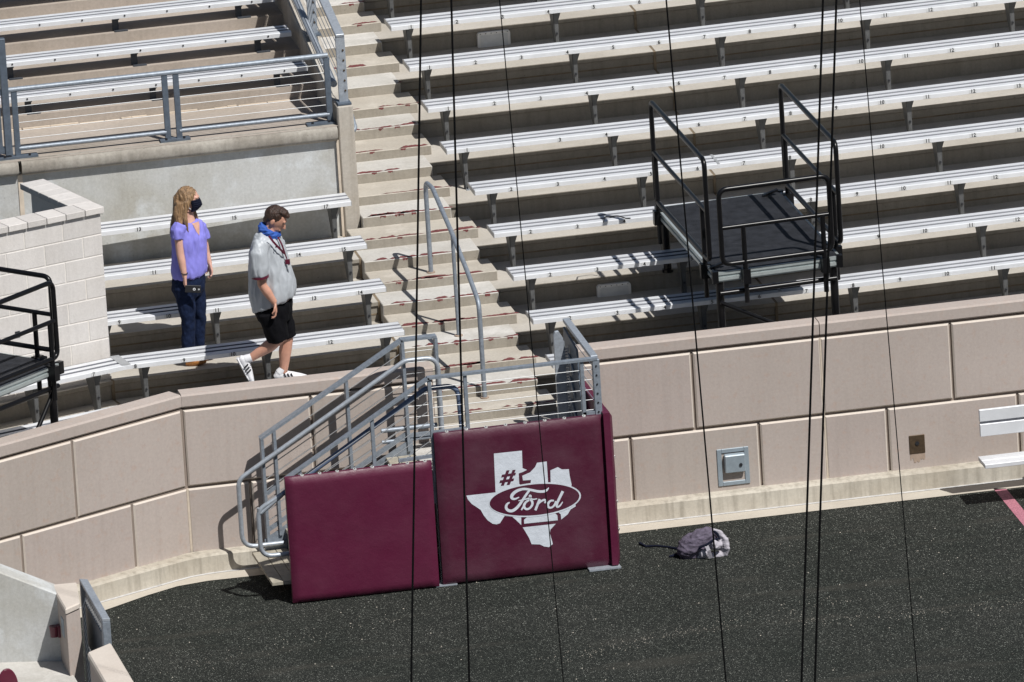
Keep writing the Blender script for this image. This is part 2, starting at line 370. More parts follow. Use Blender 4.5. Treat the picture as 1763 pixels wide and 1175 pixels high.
fl.quadstrip([V((x.x, x.y, .004)) for x in q], [V((x.x + w_.x, x.y + w_.y, .004)) for x in q])
tag(fl.build('field_line', 'pink'), kind='structure')

lt = MB(); rd = random.Random(21)
def crumb(x, y, s_):
    a_ = rd.uniform(0, pi); c_, d_ = cos(a_) * s_, sin(a_) * s_; h_ = .003 + s_ * .5
    lt.add([(x + c_, y + d_, .001), (x - d_, y + c_, .001), (x - c_, y - d_, .001), (x + d_, y - c_, .001), (x, y, h_)], [(0, 1, 4), (1, 2, 4), (2, 3, 4), (3, 0, 4)])
for (ax, ay), (bx_, by_), n_, sp_ in (((930, 1140), (1470, 1030), 190, .06), ((1330, 1075), (1763, 1040), 150, .05), ((1000, 1128), (1240, 1075), 45, .05), ((300, 1150), (700, 1060), 90, .10), ((1300, 960), (1763, 930), 60, .25)):
    pa, pb = atZ(ax, ay, 0), atZ(bx_, by_, 0)
    for i in range(n_):
        p = pa.lerp(pb, rd.random()); crumb(p.x + rd.gauss(0, sp_), p.y + rd.gauss(0, sp_ * 1.6), rd.uniform(.002, .0055))
for i in range(260): p = atZ(rd.uniform(200, 1763), rd.uniform(900, 1175), 0); crumb(p.x, p.y, rd.choice((.002, .003, .003, .004, .008)))
tag(lt.build('loose_crumbs', 'apron'), 'pale loose crumbs scattered in faint tracks over the black turf', 'debris', None, 'stuff')

# ------------------------------------------------------------------ terraces
def terrace_piece(mb, ys, pts, z_of, R, last_depth):
    """ys: list of (k, y); pts(y)->polyline; builds riser + tread for each row"""
    for i, (k, y) in enumerate(ys):
        z = z_of(k); A = pts(y); Bk = pts(y + .02); nx = ys[i + 1][1] + .02 if i + 1 < len(ys) else y + last_depth
        T_ = pts(nx)
        up = lambda P, zz: [V((p.x, p.y, zz)) for p in P]
        mb.quadstrip(up(A, z), up(T_, z))
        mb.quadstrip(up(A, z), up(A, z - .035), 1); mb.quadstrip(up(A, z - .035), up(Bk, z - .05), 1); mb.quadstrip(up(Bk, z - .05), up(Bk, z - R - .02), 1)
def joint_line(mb, P, z, h=.014, t=.006):
    for i in range(len(P) - 1):
        a, b = P[i], P[i + 1]; mb.bar(V((a.x, a.y, z)), V((b.x, b.y, z)), t, h)
# right of the aisle, two facets with a sealed seam
tr = MB()
K = 12
ysR = [(k, Yn(k)) for k in range(1, K)]
ysR0 = [(0, .15)] + ysR
terrace_piece(tr, ysR0, lambda y: [Cpt(y, XM + .0), V((-.012, y, 0))] if y < 4.55 else [V((-3.49, y, 0)), V((-.012, y, 0))], Zk, RR, TT)
terrace_piece(tr, ysR0, lambda y: [onB(y, .012), onB(y, 8.0)], Zk, RR, TT)
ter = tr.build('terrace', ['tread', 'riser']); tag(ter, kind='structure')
sj = MB()
for k in range(0, K):
    y0 = Yn(k) + .003; y1 = Yn(k + 1) + .025
    sj.box((-.0125, y0, Zk(k) - RR), (.0125, y1, Zk(k) - .004))
    if k % 2 == 0 and k:
        joint_line(sj, [V((-2.55, Yn(k) + .019, 0)), V((0, Yn(k) + .019, 0)), onB(Yn(k) + .019, 8)], Zk(k) - .125)
sj.build('sealant_joint', 'sealant', ter)
# left lower section: facet next to the aisle and facet round the corner
tl = MB()
ysL = [(k, Yn(k)) for k in range(1, 5)]
def ptsL(y): return [Mpt(y), Cpt(y, XM)]
terrace_piece(tl, ysL, ptsL, Zk, RR, 4.64 - Yn(4))
up0 = [V((-9.4, -1.55, Z0)), V((-6.12, .12, Z0)), V((-3.66, .12, Z0))]
bk0 = [Dpt(Yn(1) + .02, 3.6), Mpt(Yn(1) + .02), Cpt(Yn(1) + .02, XM)]
tl.quadstrip(up0, [V((p.x, p.y, Z0)) for p in bk0])
def ptsD(y): return [Dpt(y, 3.6), Mpt(y)]
terrace_piece(tl, [(1, Yn(1)), (2, Yn(2))], ptsD, Zk, RR, .3)
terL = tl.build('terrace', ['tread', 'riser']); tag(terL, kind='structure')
sj = MB()
for k in (1, 2, 3, 4):
    m_ = Mpt(Yn(k)); m2 = Mpt(Yn(k + 1))
    d_ = (m2 - m_).normalized()
    if k < 3: sj.bar(V((m_.x, m_.y - .001, Zk(k) - RR / 2)), V((m_.x, m_.y - .001, Zk(k) - RR / 2)) + V((0, .02, 0)), .03, RR)
    sj.bar(V((m_.x, m_.y, Zk(k) + .0005)), V((m2.x, m2.y, Zk(k) + .0005)), .02, .004)
    if k in (1, 2, 3): joint_line(sj, [p for p in ptsL(Yn(k) + .019)], Zk(k) - .12)
    if k < 2: joint_line(sj, ptsD(Yn(k) + .019), Zk(k) - .12)
# open seam between the section and the aisle steps
for k in range(0, 5):
    sj.box((XM - .012, Yn(k) - .004, Zk(k) - RR), (XM + .012, Yn(k + 1) + .02, Zk(k) + .0015))
sj.build('sealant_joint', 'sealant', terL)

# upper left section behind the smooth wall
UZ = [2.86, 3.00, 3.14, 3.28, 3.42, 3.56]; UY = [4.60, 5.72, 6.54, 7.38, 8.2, 9.02, 9.9]
tu = MB()
for i in range(6):
    for x0, x1 in ((-9.5, -3.645),):
        tu.quadstrip([V((x0, UY[i], UZ[i])), V((x1, UY[i], UZ[i]))], [V((x0, UY[i + 1] + .01, UZ[i])), V((x1, UY[i + 1] + .01, UZ[i]))])
        if i: tu.quadstrip([V((x0, UY[i], UZ[i])), V((x1, UY[i], UZ[i]))], [V((x0, UY[i] + .012, UZ[i] - .16)), V((x1, UY[i] + .012, UZ[i] - .16))])
terU = tu.build('terrace', 'upper'); tag(terU, kind='structure')
cb = MB(); rnd = random.Random(3)
for i in range(1, 5):
    x = -9.4
    while x < -3.7:
        L_ = rnd.uniform(.08, .3); h = rnd.uniform(.006, .02)
        cb.box((x, UY[i] - rnd.uniform(.008, .035), UZ[i] - .141), (min(x + L_, -3.66), UY[i] + .004, UZ[i] - .141 + h)); x += L_ + rnd.uniform(0, .02)
cb.build('caulk_line', 'caulk', terU)

# aisle steps
ais = thing('aisle_steps', 'worn concrete aisle steps with flaking maroon nose paint between the bench sections', 'steps', (-3.1, .2, Z0))
def ragged(mb, x0, x1, y, z, seed, density, drop, wide=.05):
    """worn paint along a step nose: long broken bands on the tread edge, running a little down the face"""
    rd = random.Random(seed); x = x0 + rd.uniform(0, .06)
    while x < x1 - .03:
        L_ = rd.uniform(.06, .42)
        if rd.random() < density:
            e = min(x + L_, x1); n_ = max(4, int((e - x) / .012)); f0, f1 = [], []
            w_, b_2 = rd.uniform(.3, .6), rd.uniform(.0, .2)
            for i in range(n_ + 1):
                t = i / n_; xx = x + (e - x) * t; w_ = min(.85, max(.12, w_ + rd.uniform(-.12, .12))); b_2 = min(.4, max(0, b_2 + rd.uniform(-.08, .08)))
                tp = min(1, min(t, 1 - t) * n_ / 1.6)
                f0.append(V((xx + .02 * w_, y + .002 + wide * b_2 * .5, z + .002)))
                f1.append(V((xx + .05, y + .003 + wide * (b_2 * .5 + w_ * max(.15, tp)), z + .002)))
            mb.quadstrip(f0, f1)
            if rd.random() < drop and n_ > 8:
                a_ = rd.randint(1, n_ - 6); g0 = [V((p.x, y - .0015, z - .002)) for p in f0[a_:a_ + 5]]; g1 = [V((p.x, y - .0015, z - .006 - .022 * rd.uniform(.2, 1))) for p in g0]
                mb.quadstrip(g0, g1)
            x = e + rd.uniform(.01, .05)
        else: x += L_ * rd.uniform(.5, 1)
for k in range(0, 12):
    low = k <= 4
    xl = -3.652 if low else -3.487
    xr = (-2.53 if low else -2.62 if k < 7 else -2.57)
    if k >= 1:
        z = Zk(k)
        b_ = MB(); b_.box((xl, Yn(k) - .14, Zk(k - 1) - .01), (xr, Yn(k) + .30, z + .004)); b_.m[2] = 1
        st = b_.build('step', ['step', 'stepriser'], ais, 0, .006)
        pm = MB(); ragged(pm, xl + .02, xr - .02, Yn(k) - .14, z + .004, 50 + k, (.93 if k < 4 else .62 if k < 7 else .3), .6, .10)
        if k == 5: ragged(pm, xl + .02, xl + .55, Yn(k) - .14, z + .004, 3, 1, 1, .12)
        if pm.f: pm.build('paint_flakes', 'maroonpaint', st)
    zl = Zk(k) + RR / 2
    b_ = MB(); b_.box((xl - (.0 if low else 0), Yn(k + 1) - .60, Zk(k) - .002), (xr + .08, Yn(k + 1) - .138, zl)); b_.m[2] = 1
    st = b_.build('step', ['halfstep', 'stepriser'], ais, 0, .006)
    pm = MB(); ragged(pm, xl + .02, xr + .06, Yn(k + 1) - .60, zl, 90 + k, (.96 if k < 4 else .75 if k < 6 else .4), .6, .10)
    if 0 < k < 4:
        c_ = -3.08; pts_ = [V((c_ + .14 * cos(t) * (1 + .1 * sin(5 * t)), Yn(k + 1) - .555 + .045 * sin(t), zl + .002)) for t in [2 * pi * i / 14 for i in range(14)]]
        pm.add(pts_, [tuple(range(14))])
    if pm.f: pm.build('paint_flakes', 'maroonpaint', st)

# ------------------------------------------------------------------ smooth back wall and stringer wall
bw = thing('retaining_wall', 'smooth pale grey concrete wall with a rounded top lip behind the two people', 'wall', (-6, 4.64, 1.5))
b_ = MB(); b_.box((-6.74, 4.637, 1.0), (-3.66, 4.95, 2.74)); b_.box((-9.8, 4.637, -.1), (-6.76, 4.95, 2.74)); b_.box((-6.76, 4.65, -.1), (-6.74, 4.95, 2.74)); b_.build('wall_face', 'backwall', bw)
b_ = MB()
prof = [(4.60, 2.722), (4.572, 2.735), (4.56, 2.76), (4.56, 2.82), (4.572, 2.845), (4.60, 2.858), (4.68, 2.862), (4.68, 2.722)]
for x0, x1 in ((-6.735, -3.66), (-9.8, -6.765)): b_.prism([(x0, y, z) for y, z in prof], (x1 - x0, 0, 0))
b_.build('top_lip', 'nosing', bw, 40)
b_ = MB(); b_.box((-6.772, 4.628, 1.2), (-6.728, 4.639, 2.72)); b_.box((-3.675, 4.60, 1.75), (-3.652, 4.632, 2.72)); b_.box((-6.7, 4.631, 2.708), (-3.67, 4.638, 2.722)); b_.build('caulk_joint', 'caulk', bw)
sw = thing('stringer_wall', 'narrow concrete wall end rising along the left edge of the aisle steps', 'wall', (-3.57, 4.6, 1.7))
b_ = MB(); b_.prism([(-3.645, 4.6, 1.5), (-3.645, 4.6, 3.05), (-3.645, 5.0, 3.06), (-3.645, 12, 4.55), (-3.645, 12, 1.5)], (.155, 0, 0)); b_.build('wall_body', 'column', sw, 0, .012)

# ------------------------------------------------------------------ block wall
CM0 = V((-6.415, 1.93, 0)); dF = dDl.copy(); nF = V((dF.y, -dF.x, 0))
if nF.y > 0: nF = -nF
dRt = V((-.29, .95, 0)).normalized(); nRt = V((dRt.y, -dRt.x, 0))
cm = thing('block_wall', 'pale concrete block wall with flat coping turning back beside the left stand', 'wall', CM0 + V((0, 0, Zk(1))))
bm_ = MB(); mm = MB(); H0 = Zk(1) - .01
def block_face(base, d, nrm, length, courses, off0, back):
    hb, lb = .2032, .4064
    for r_ in range(courses):
        x = -(lb * (.5 if (r_ + off0) % 2 else 0)); z = H0 + r_ * hb
        while x < length:
            a_, b2 = max(x, 0) + (.005 if x > 0 else 0), min(x + lb, length) - .005
            if b2 - a_ > .03:
                c = base + d * (a_ + b2) / 2 + V((0, 0, z + hb / 2)) - nrm * .05
                bm_.obox(c, d, nrm, UP, (b2 - a_) / 2, .05, hb / 2 - .005)
            x += lb
    c = base + d * length / 2 - nrm * .102 + V((0, 0, H0 + courses * hb / 2)); mm.obox(c, d, nrm, UP, length / 2 - .002, .098, courses * hb / 2)
block_face(CM0, dF, nF, 3.2, 9, 0, 0)
block_face(CM0 + dRt * .21, dRt, nRt, .85, 9, 1, 0)
bm_.build('block', 'block', cm, 0, .004); mm.build('mortar', 'mortar', cm)
cp = MB(); zt = H0 + 9 * .2032
def cap_run(o, d, nrm, length, wd, start=0):
    x = start
    while x < length:
        c = o + d * (x + .099) - nrm * (wd / 2 - .03) + V((0, 0, zt + .03)); cp.obox(c, d, nrm, UP, .0985, wd / 2, .03); x += .2032
cap_run(CM0 - dF * .03, dF, nF, 3.2, .26)
cap_run(CM0 + dRt * .235 , dRt, nRt, 1.0, .25)
cp.build('coping', 'block', cm, 0, .004)
b_ = MB(); c = atY(30, 576, 1.2) ; pt = hit(30, 576, CM0, nF); b_.obox(pt + nF * .002, dF, nF, UP, .025, .004, .03); b_.build('weep_hole', 'bolt', cm)

# ------------------------------------------------------------------ field wall
fw = thing('field_wall', 'taupe cast stone panel wall with coping between the black turf and the stands', 'wall', (-6.07, 0, .1))
AL = radians(27.0); dL = V((-cos(AL), -sin(AL), 0)); nL = V((-sin(AL), cos(AL), 0)) * -1
WC = V((-6.075, 0, 0))
OPX0, OPX1 = -3.69, -2.44
GZ = [.185, .812, 1.572]
core = MB()
core.box((-6.07, .035, -.05), (OPX0, .19, 1.57)); core.box((OPX1, .035, -.05), (9, .19, 1.57))
core.prism([WC + V((.03, .035, -.05)), WC + dL * 5 - nL * .035 + V((0, 0, -.05)), WC + dL * 5 - nL * .19 + V((0, 0, -.05)), WC + V((.03, .19, -.05))], (0, 0, 1.62))
core.build('wall_core', 'groove', fw)
gap = .013
def panel(o, d, nrm, s0, s1, z0, z1, e0=gap, e1=gap, zl=gap, zu=gap):
    """a cast panel with splayed pale edges"""
    m = MB(); s0 += e0; s1 -= e1; z0 += zl; z1 -= zu; ch = .014
    P = lambda s, z, q: o + d * s - nrm * q + V((0, 0, z))
    f = [P(s0 + ch, z0 + ch, 0), P(s1 - ch, z0 + ch, 0), P(s1 - ch, z1 - ch, 0), P(s0 + ch, z1 - ch, 0)]
    g_ = [P(s0, z0, ch), P(s1, z0, ch), P(s1, z1, ch), P(s0, z1, ch)]
    h_ = [P(s0, z0, .06), P(s1, z0, .06), P(s1, z1, .06), P(s0, z1, .06)]
    m.add(f, [(0, 1, 2, 3)], 0)
    m.add(f + g_, [(i, (i + 1) % 4, 4 + (i + 1) % 4, 4 + i) for i in range(4)], 1)
    m.add(g_ + h_, [(i, (i + 1) % 4, 4 + (i + 1) % 4, 4 + i) for i in range(4)], 1)
    m.build('stone_panel', [random.choice(WALLS), 'wallpale'], fw)
O0 = V((0, 0, 0)); X_ = V((1, 0, 0)); nY = V((0, -1, 0))
uj = [-6.075, -4.86, OPX0]; 
for a_, b2 in zip(uj, uj[1:]): panel(O0, X_, nY, a_, b2, GZ[1], GZ[2])
uj = [OPX1, -1.23, 0, 1.25, 2.5, 3.75, 5, 6.25, 7.5]
for a_, b2 in zip(uj, uj[1:]): panel(O0, X_, nY, a_, b2, GZ[1], GZ[2], .004 if a_ == 0 else gap, .004 if b2 == 0 else gap)
lj = [-6.075, -5.48, -4.2, OPX0]
for a_, b2 in zip(lj, lj[1:]): panel(O0, X_, nY, a_, b2, GZ[0], GZ[1], .003 if a_ < -6 else gap, gap, -.02)
lj = [OPX1, -1.86, -.63, 0, .60, 1.86, 3.1, 4.4, 5.7, 7]
for a_, b2 in zip(lj, lj[1:]): panel(O0, X_, nY, a_, b2, GZ[0], GZ[1], .004 if a_ == 0 else gap, .004 if b2 == 0 else gap, -.02)
for a_, b2 in zip([0, 1.27, 2.55, 3.8], [1.27, 2.55, 3.8, 5]): panel(WC, dL, nL, a_, b2, GZ[1], GZ[2])
for a_, b2 in zip([0, .64, 1.92, 3.2], [.64, 1.92, 3.2, 5]): panel(WC, dL, nL, a_, b2, GZ[0], GZ[1], .003 if a_ == 0 else gap, gap, -.02)
cj = MB(); cj.box((-.007, .004, .17), (.007, .03, 1.56)); cj.obox(WC + V((0, .012, .49)), X_, V((0, 1, 0)), UP, .01, .012, .31); cj.build('caulk_joint', 'caulk', fw)
def coping(o, d, nrm, s0, s1, back=.2):
    m = MB(); P = lambda s, z, q: o + d * s - nrm * q + V((0, 0, z))
    pr = [(.012, 1.585), (0, 1.60), (0, 1.695), (.015, 1.712), (back - .015, 1.715), (back, 1.70), (back, 1.585)]
    m.prism([P(s0, z, q) for q, z in pr], d * (s1 - s0)); m.build('coping', 'wall', fw, 0, 0)
coping(O0, X_, nY, -6.073, OPX0, .2); coping(O0, X_, nY, OPX1, -.004); coping(O0, X_, nY, .004, 9)
coping(WC, dL, nL, .0, 5, .2)
kb = MB()
def off(pts, q):   # offset polyline towards the field
    out = []
    for i, p in enumerate(pts):
        t = (pts[min(i + 1, len(pts) - 1)] - pts[max(i - 1, 0)]).normalized(); out.append(p + V((t.y, -t.x, 0)) * q)
    return out
cl = [WC + dL * 5, WC + dL * 1.6, WC + dL * .6, WC + dL * .3, WC + dL * .1 + V((0, -.01, 0)), WC + V((.12, -.012, 0)), WC + V((.35, 0, 0)), V((OPX0, 0, 0)), V((9, 0, 0))]
F0 = off(cl, .125); F1 = off(cl, .115); F2 = off(cl, .09); Bk = off(cl, -.02)
lift = lambda P, z: [V((p.x, p.y, z)) for p in P]
kb.quadstrip(lift(F0, 0), lift(F1, .165)); kb.quadstrip(lift(F1, .165), lift(F2, .183)); kb.quadstrip(lift(F2, .183), lift(Bk, .192))
kerb = tag(kb.build('kerb', 'kerb', None, 40), 'stained tan concrete kerb along the foot of the stone wall', 'kerb')
cw = MB(); rd = random.Random(5); Fa, Fb = off(cl, .122), off(cl, .148); cw.quadstrip(lift(Fa, .012), lift(Fb, .0065)); cw.build('caulk_line', 'caulkwhite', kerb)

# ------------------------------------------------------------------ wall fixtures
bx = thing('utility_box', 'blue grey metal outlet box with a flip cover on the stone wall', 'utility box', (-.89, 0, .4))
m = MB(); m.box((-1.05, -.012, .235), (-1.005, .02, .595)); m.box((-.79, -.012, .235), (-.745, .02, .595)); m.box((-1.005, -.012, .555), (-.79, .02, .595)); m.box((-1.005, -.012, .235), (-.79, .02, .275)); m.build('frame', 'boxgrey', bx, 0, .004)
m = MB(); m.box((-1.005, .004, .275), (-.79, .02, .555)); m.build('back_plate', 'boxgrey', bx)
m = MB(); m.prism([(-.985, -.004, .548), (-.985, -.060, .538), (-.985, -.052, .365), (-.985, -.004, .375)], (.195, 0, 0)); m.build('cover', 'boxgrey', bx, 0, .008)
m = MB(); m.tube([(-.835, -.054, .44), (-.835, -.064, .44)], .016, 10); m.build('lock', 'bolt', bx)
bx = thing('access_plate', 'small dark bronze square plate with a rust run on the stone wall', 'access plate', (.87, 0, .42))
m = MB(); m.box((.795, -.008, .335), (.945, .01, .515)); m.build('plate', 'brown', bx, 0, .003)
m = MB(); m.tube([(.87, -.009, .435), (.87, -.016, .435)], .02, 8); m.build('latch', 'bolt', bx)
m = MB(); rd = random.Random(2)
xs_ = [.798 + i * .009 for i in range(17)]; zz_ = [.333 - (.05 + .05 * sin(pi * i / 16)) * rd.uniform(.5, 1.1) for i in range(17)]
m.quadstrip([V((x, -.0025, .334)) for x in xs_], [V((x, -.0025, z)) for x, z in zip(xs_, zz_)])
m.build('rust_run', 'rust', bx)
def cover_plate(px, py, k, wd, ht, label):
    c = atY(px, py, Yn(k) + .0); t = thing('cover_plate', label, 'cover plate', (c.x, Yn(k), c.z), 'rounded cover plates on the bench risers')
    def rr(w2, h2, y0, y1, r_):
        P = []
        for cx, cz, a0 in ((w2 - r_, h2 - r_, 0), (-w2 + r_, h2 - r_, 90), (-w2 + r_, -h2 + r_, 180), (w2 - r_, -h2 + r_, 270)):
            for i in range(5): a_ = radians(a0 + i * 22.5); P.append((c.x + cx + r_ * cos(a_), Yn(k) + y0, c.z + cz + r_ * sin(a_)))
        return MB().prism(P, (0, y1 - y0, 0))
    rr(wd / 2, ht / 2, -.03, .022, .03).build('frame', 'plateframe', t, 0, .004); rr(wd / 2 - .028, ht / 2 - .028, -.036, -.028, .012).build('panel', 'plate', t)
    for i in range(6):
        for sgn in (-1, 1): m = MB(); m.tube([(c.x - wd / 2 + .03 + i * (wd - .06) / 5, Yn(k) - .028, c.z + sgn * (ht / 2 - .014)), (c.x - wd / 2 + .03 + i * (wd - .06) / 5, Yn(k) - .033, c.z + sgn * (ht / 2 - .014))], .005, 6); m.build('screw', 'bolt', t)
cover_plate(850, 71, 9, .33, .21, 'pale rounded cover plate on the riser near the top of the right stand')
cover_plate(1057, 506, 3, .33, .21, 'grey rounded cover plate on the shaded riser left of the black platform')

# ------------------------------------------------------------------ bleacher benches
def plank(mb, A, Bp, dep, z, th=.045):
    """A, Bp: polylines of the back and front edges seen from above"""
    n_ = len(A)
    fr_ = [0, .03, .235, .25, .36, .375, .565, .58, .69, .705, .93, 1.0]
    hh = [-.006, 0, 0, -.010, -.010, 0, 0, -.010, -.010, 0, 0, -.006]
    L_ = [[V((Bp[i].x + (A[i].x - Bp[i].x) * f, Bp[i].y + (A[i].y - Bp[i].y) * f, z + h)) for i in range(n_)] for f, h in zip(fr_, hh)]
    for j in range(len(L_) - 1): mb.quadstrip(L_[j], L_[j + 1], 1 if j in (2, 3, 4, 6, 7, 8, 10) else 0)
    Lb = [V((p.x, p.y, z - th)) for p in Bp]; Lc = [V((p.x, p.y, z - th)) for p in A]
    mb.quadstrip(L_[0], Lb, 0); mb.quadstrip(Lb, Lc, 0); mb.quadstrip(Lc, L_[-1], 0)
    for i in (0, n_ - 1):
        mb.add([L_[j][i] for j in range(len(L_))] + [Lc[i], Lb[i]], [tuple(range(len(L_) + 2))], 0)
def support(t, p, d, zt, zb, dep, mat='post', wide=1.0, dark=False):
    """bent plate bracket standing on the tread; p is the middle of the bench from above, d along the bench"""
    n_ = V((d.y, -d.x, 0)); m = MB()
    f = p + n_ * (dep * .26)
    h = zt - zb
    m.prism([f + V((0, 0, zb)) - d * .018, f + V((0, 0, zb)) + d * .018, f + d * .022 + V((0, 0, zt - .10)), f + d * .055 * wide + V((0, 0, zt - .006)), f - d * .028 + V((0, 0, zt - .006)), f - d * .024 + V((0, 0, zt - .09))], -n_ * .007)
    m.prism([f - d * .018 + V((0, 0, zb)), f - d * .018 - n_ * .05 + V((0, 0, zb)), f - d * .03 - n_ * dep * .62 + V((0, 0, zt - .006)), f - d * .03 + V((0, 0, zt - .006))], d * .007)
    m.obox(f - n_ * .05 + d * .02 + V((0, 0, zt - .003)), d, n_, UP, .07, .09, .003)
    br = m.build('support', mat, t, 0, 0)
    m = MB(); m.obox(f + d * .03 + n_ * .012 + V((0, 0, zb + .004)), d, n_, UP, .04, .035, .004); m.obox(f + d * .012 + n_ * .022 + V((0, 0, zb + .02)), d, n_, UP, .004, .02, .018); m.build('foot', 'post' if dark else 'galvlight', br)
    m = MB(); m.tube([f + n_ * .0005 + V((0, 0, zb + h * .42)), f + n_ * .012 + V((0, 0, zb + h * .42))], .011, 8); m.build('bolt', 'bolt', br)
def number(t, txt, p, d, z):
    n_ = V((d.y, -d.x, 0)); m = MB(); s_ = .036
    wd = .028 * len(txt) + .02
    c = p + n_ * .002 + V((0, 0, z)); m.obox(c, d, n_, UP, wd / 2, .001, .018, 0)
    text(m, txt, .05, c + n_ * .003, d, UP, 1); m.build('seat_number', ['sticker', 'ink'], t)
BACK, FRONT = .155, .505
ORD = ['lowest', 'second', 'third', 'fourth', 'fifth', 'sixth', 'seventh', 'eighth', 'ninth', 'topmost visible']
ends = {0: 11, 1: 11}
RIGHT_LBL = ['lowest bench right of the aisle, its end showing beside the galvanised gate', 'bench second up from the wall right of the aisle, under the platform front',
  'bench third up right of the aisle, running under the black platform', 'bench fourth up right of the aisle, passing behind the platform deck',
  'bench fifth up right of the aisle, with a dark clip lying on it', 'bench sixth up right of the aisle, level with the top of the handrail',
  'bench seventh up right of the aisle, crossing the platform rail tops', 'bench eighth up right of the aisle, just above the platform rails',
  'bench ninth up right of the aisle, right below the pale cover plate', 'bench tenth up right of the aisle, at the picture top']
for k in range(0, 10):
    lowr = k <= 4
    xs = -2.44 if lowr else -2.53
    yb, yf = Yn(k + 1) - BACK, Yn(k + 1) - FRONT; zt = Zk(k) + .437
    A_ = [V((xs, yb, 0)), V((0, yb, 0)), onB(yb, 4.6)]; B_ = [V((xs, yf, 0)), V((0, yf, 0)), onB(yf, 4.6)]
    t = thing('bleacher_bench', 'ribbed aluminium ' + RIGHT_LBL[k], 'bench', (xs, yb, Zk(k)), 'aluminium benches right of the aisle')
    m = MB(); plank(m, A_, B_, .35, zt); m.build('seat_plank', ['alu', 'alugroove'], t)
    m = MB(); m.box((xs - .006, yf - .002, zt - .048), (xs - .0005, yb + .002, zt - .003)); m.build('end_cap', 'alucap', t)
    if lowr:
        m = MB(); m.obox(onB((yb + yf) / 2, .0) + V((-.05 if k else 0, 0, zt + .002)), dB, V((0, 1, 0)), UP, .012, .174, .002); m.build('splice_plate', 'alucap', t)
    x = xs + .185
    while x < 3.6:
        if x < 0: support(t, V((x, (yb + yf) / 2, 0)), X_, zt - .045, Zk(k), .35)
        else: support(t, onB((yb + yf) / 2, x), dB, zt - .045, Zk(k), .35)
        x += 1.47
    if k < 9:
        x1 = (-2.02 - .4572) if lowr else -2.335
        for n_ in range(2 if lowr else 1, 14):
            x = x1 + .4572 * (n_ - 1)
            if lowr: x = -2.09 + .4572 * (n_ - 2)
            if k == 0 and n_ > 2: break
            if x > 3.2: break
            p = V((x, yf, 0)) if x < 0 else onB(yf, x); number(t, str(n_), p, X_ if x < 0 else dB, zt - .022)
# left lower section
LEFT_LBL = {0: 'lowest bench left of the aisle, mostly hidden by the stone coping', 1: 'bench left of the aisle, bending at the corner before the woman',
  2: 'bench left of the aisle, its open end beside the block wall', 3: 'bench left of the aisle, behind the waist of the woman',
  4: 'bench left of the aisle, highest one against the smooth wall'}
NUMS = {1: [('8', 232.8, 627.4), ('9', 316.5, 618), ('10', 400.6, 608), ('12', 568.4, 588.6)], 2: [('9', 205, 551), ('10', 289.4, 542), ('11', 373.5, 533.5), ('13', 540.4, 515.5), ('14', 620, 507.3)],
  3: [('11', 265.3, 468.3), ('14', 513.6, 441.8), ('15', 591.5, 434.3)], 4: [('13', 238.5, 393.1), ('15', 403, 375.7), ('17', 560.8, 358.6)]}
dC = V((cos(AC), sin(AC), 0))
for k in range(0, 5):
    xe = [-3.76, -3.67, -3.665, -3.67, -3.64][k]; yb, yf = Yn(k + 1) - .09, Yn(k + 1) - .44; zt = Zk(k) + .455
    t = thing('bleacher_bench', 'ribbed aluminium ' + LEFT_LBL[k], 'bench', (xe, yb, Zk(k)), 'aluminium benches left of the aisle')
    if k < 2:
        A_ = [Dpt(yb, 3.2), Mpt(yb), Cpt(yb, xe)]; B_ = [Dpt(yf, 3.2), Mpt(yf), Cpt(yf, xe)]
    else:
        A_ = [Mpt(yb) + V((.02, 0, 0)), Cpt(yb, xe)]; B_ = [Mpt(yf) + V((.02, 0, 0)), Cpt(yf, xe)]
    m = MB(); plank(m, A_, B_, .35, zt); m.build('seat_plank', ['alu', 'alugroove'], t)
    m = MB(); m.box((xe + .0005, yf - .002, zt - .048), (xe + .006, yb + .002, zt - .003)); m.build('end_cap', 'alucap', t)
    if k == 2:
        q_ = Mpt(yf); m = MB(); m.box((q_.x + .012, q_.y - .004, zt - .05), (q_.x + .12, q_.y + .0, zt + .001)); m.build('end_cap', 'alu', t)
    if k < 2:
        a_, b2 = Mpt(yb), Mpt(yf); c = (a_ + b2) / 2; dd = (a_ - b2).normalized()
        m = MB(); m.obox(V((c.x, c.y, zt + .002)), V((dd.y, -dd.x, 0)), dd, UP, .045, .176, .002); m.build('splice_plate', 'alucap', t)
    ym = (yb + yf) / 2
    for x in {0: (-4.0, -5.2), 1: (-3.83, -4.98, -6.16), 2: (-3.83, -5.3, -6.36), 3: (-3.83, -5.3), 4: (-3.80, -5.27)}[k]: support(t, Cpt(ym, x), dC, zt - .045, Zk(k), .35)
    if k < 2:
        for s_ in (.3, .95, 2.4): support(t, Dpt(ym, s_), -dDl, zt - .045, Zk(k), .35)
    for txt, px, py in NUMS.get(k, ()):
        p = hit(px, py, Cpt(yf, -4.5), (sin(AC), -cos(AC), 0)); number(t, txt, V((p.x, p.y, 0)), dC, zt - .022)
    if k == 1:
        for txt, px, py in (('7', 160.7, 640.5), ('5', 15, 671)):
            nn = V((-dDl.y, dDl.x, 0)); p = hit(px, py, Dpt(yf, 0), nn); number(t, txt, V((p.x, p.y, 0)), -dDl, zt - .022)
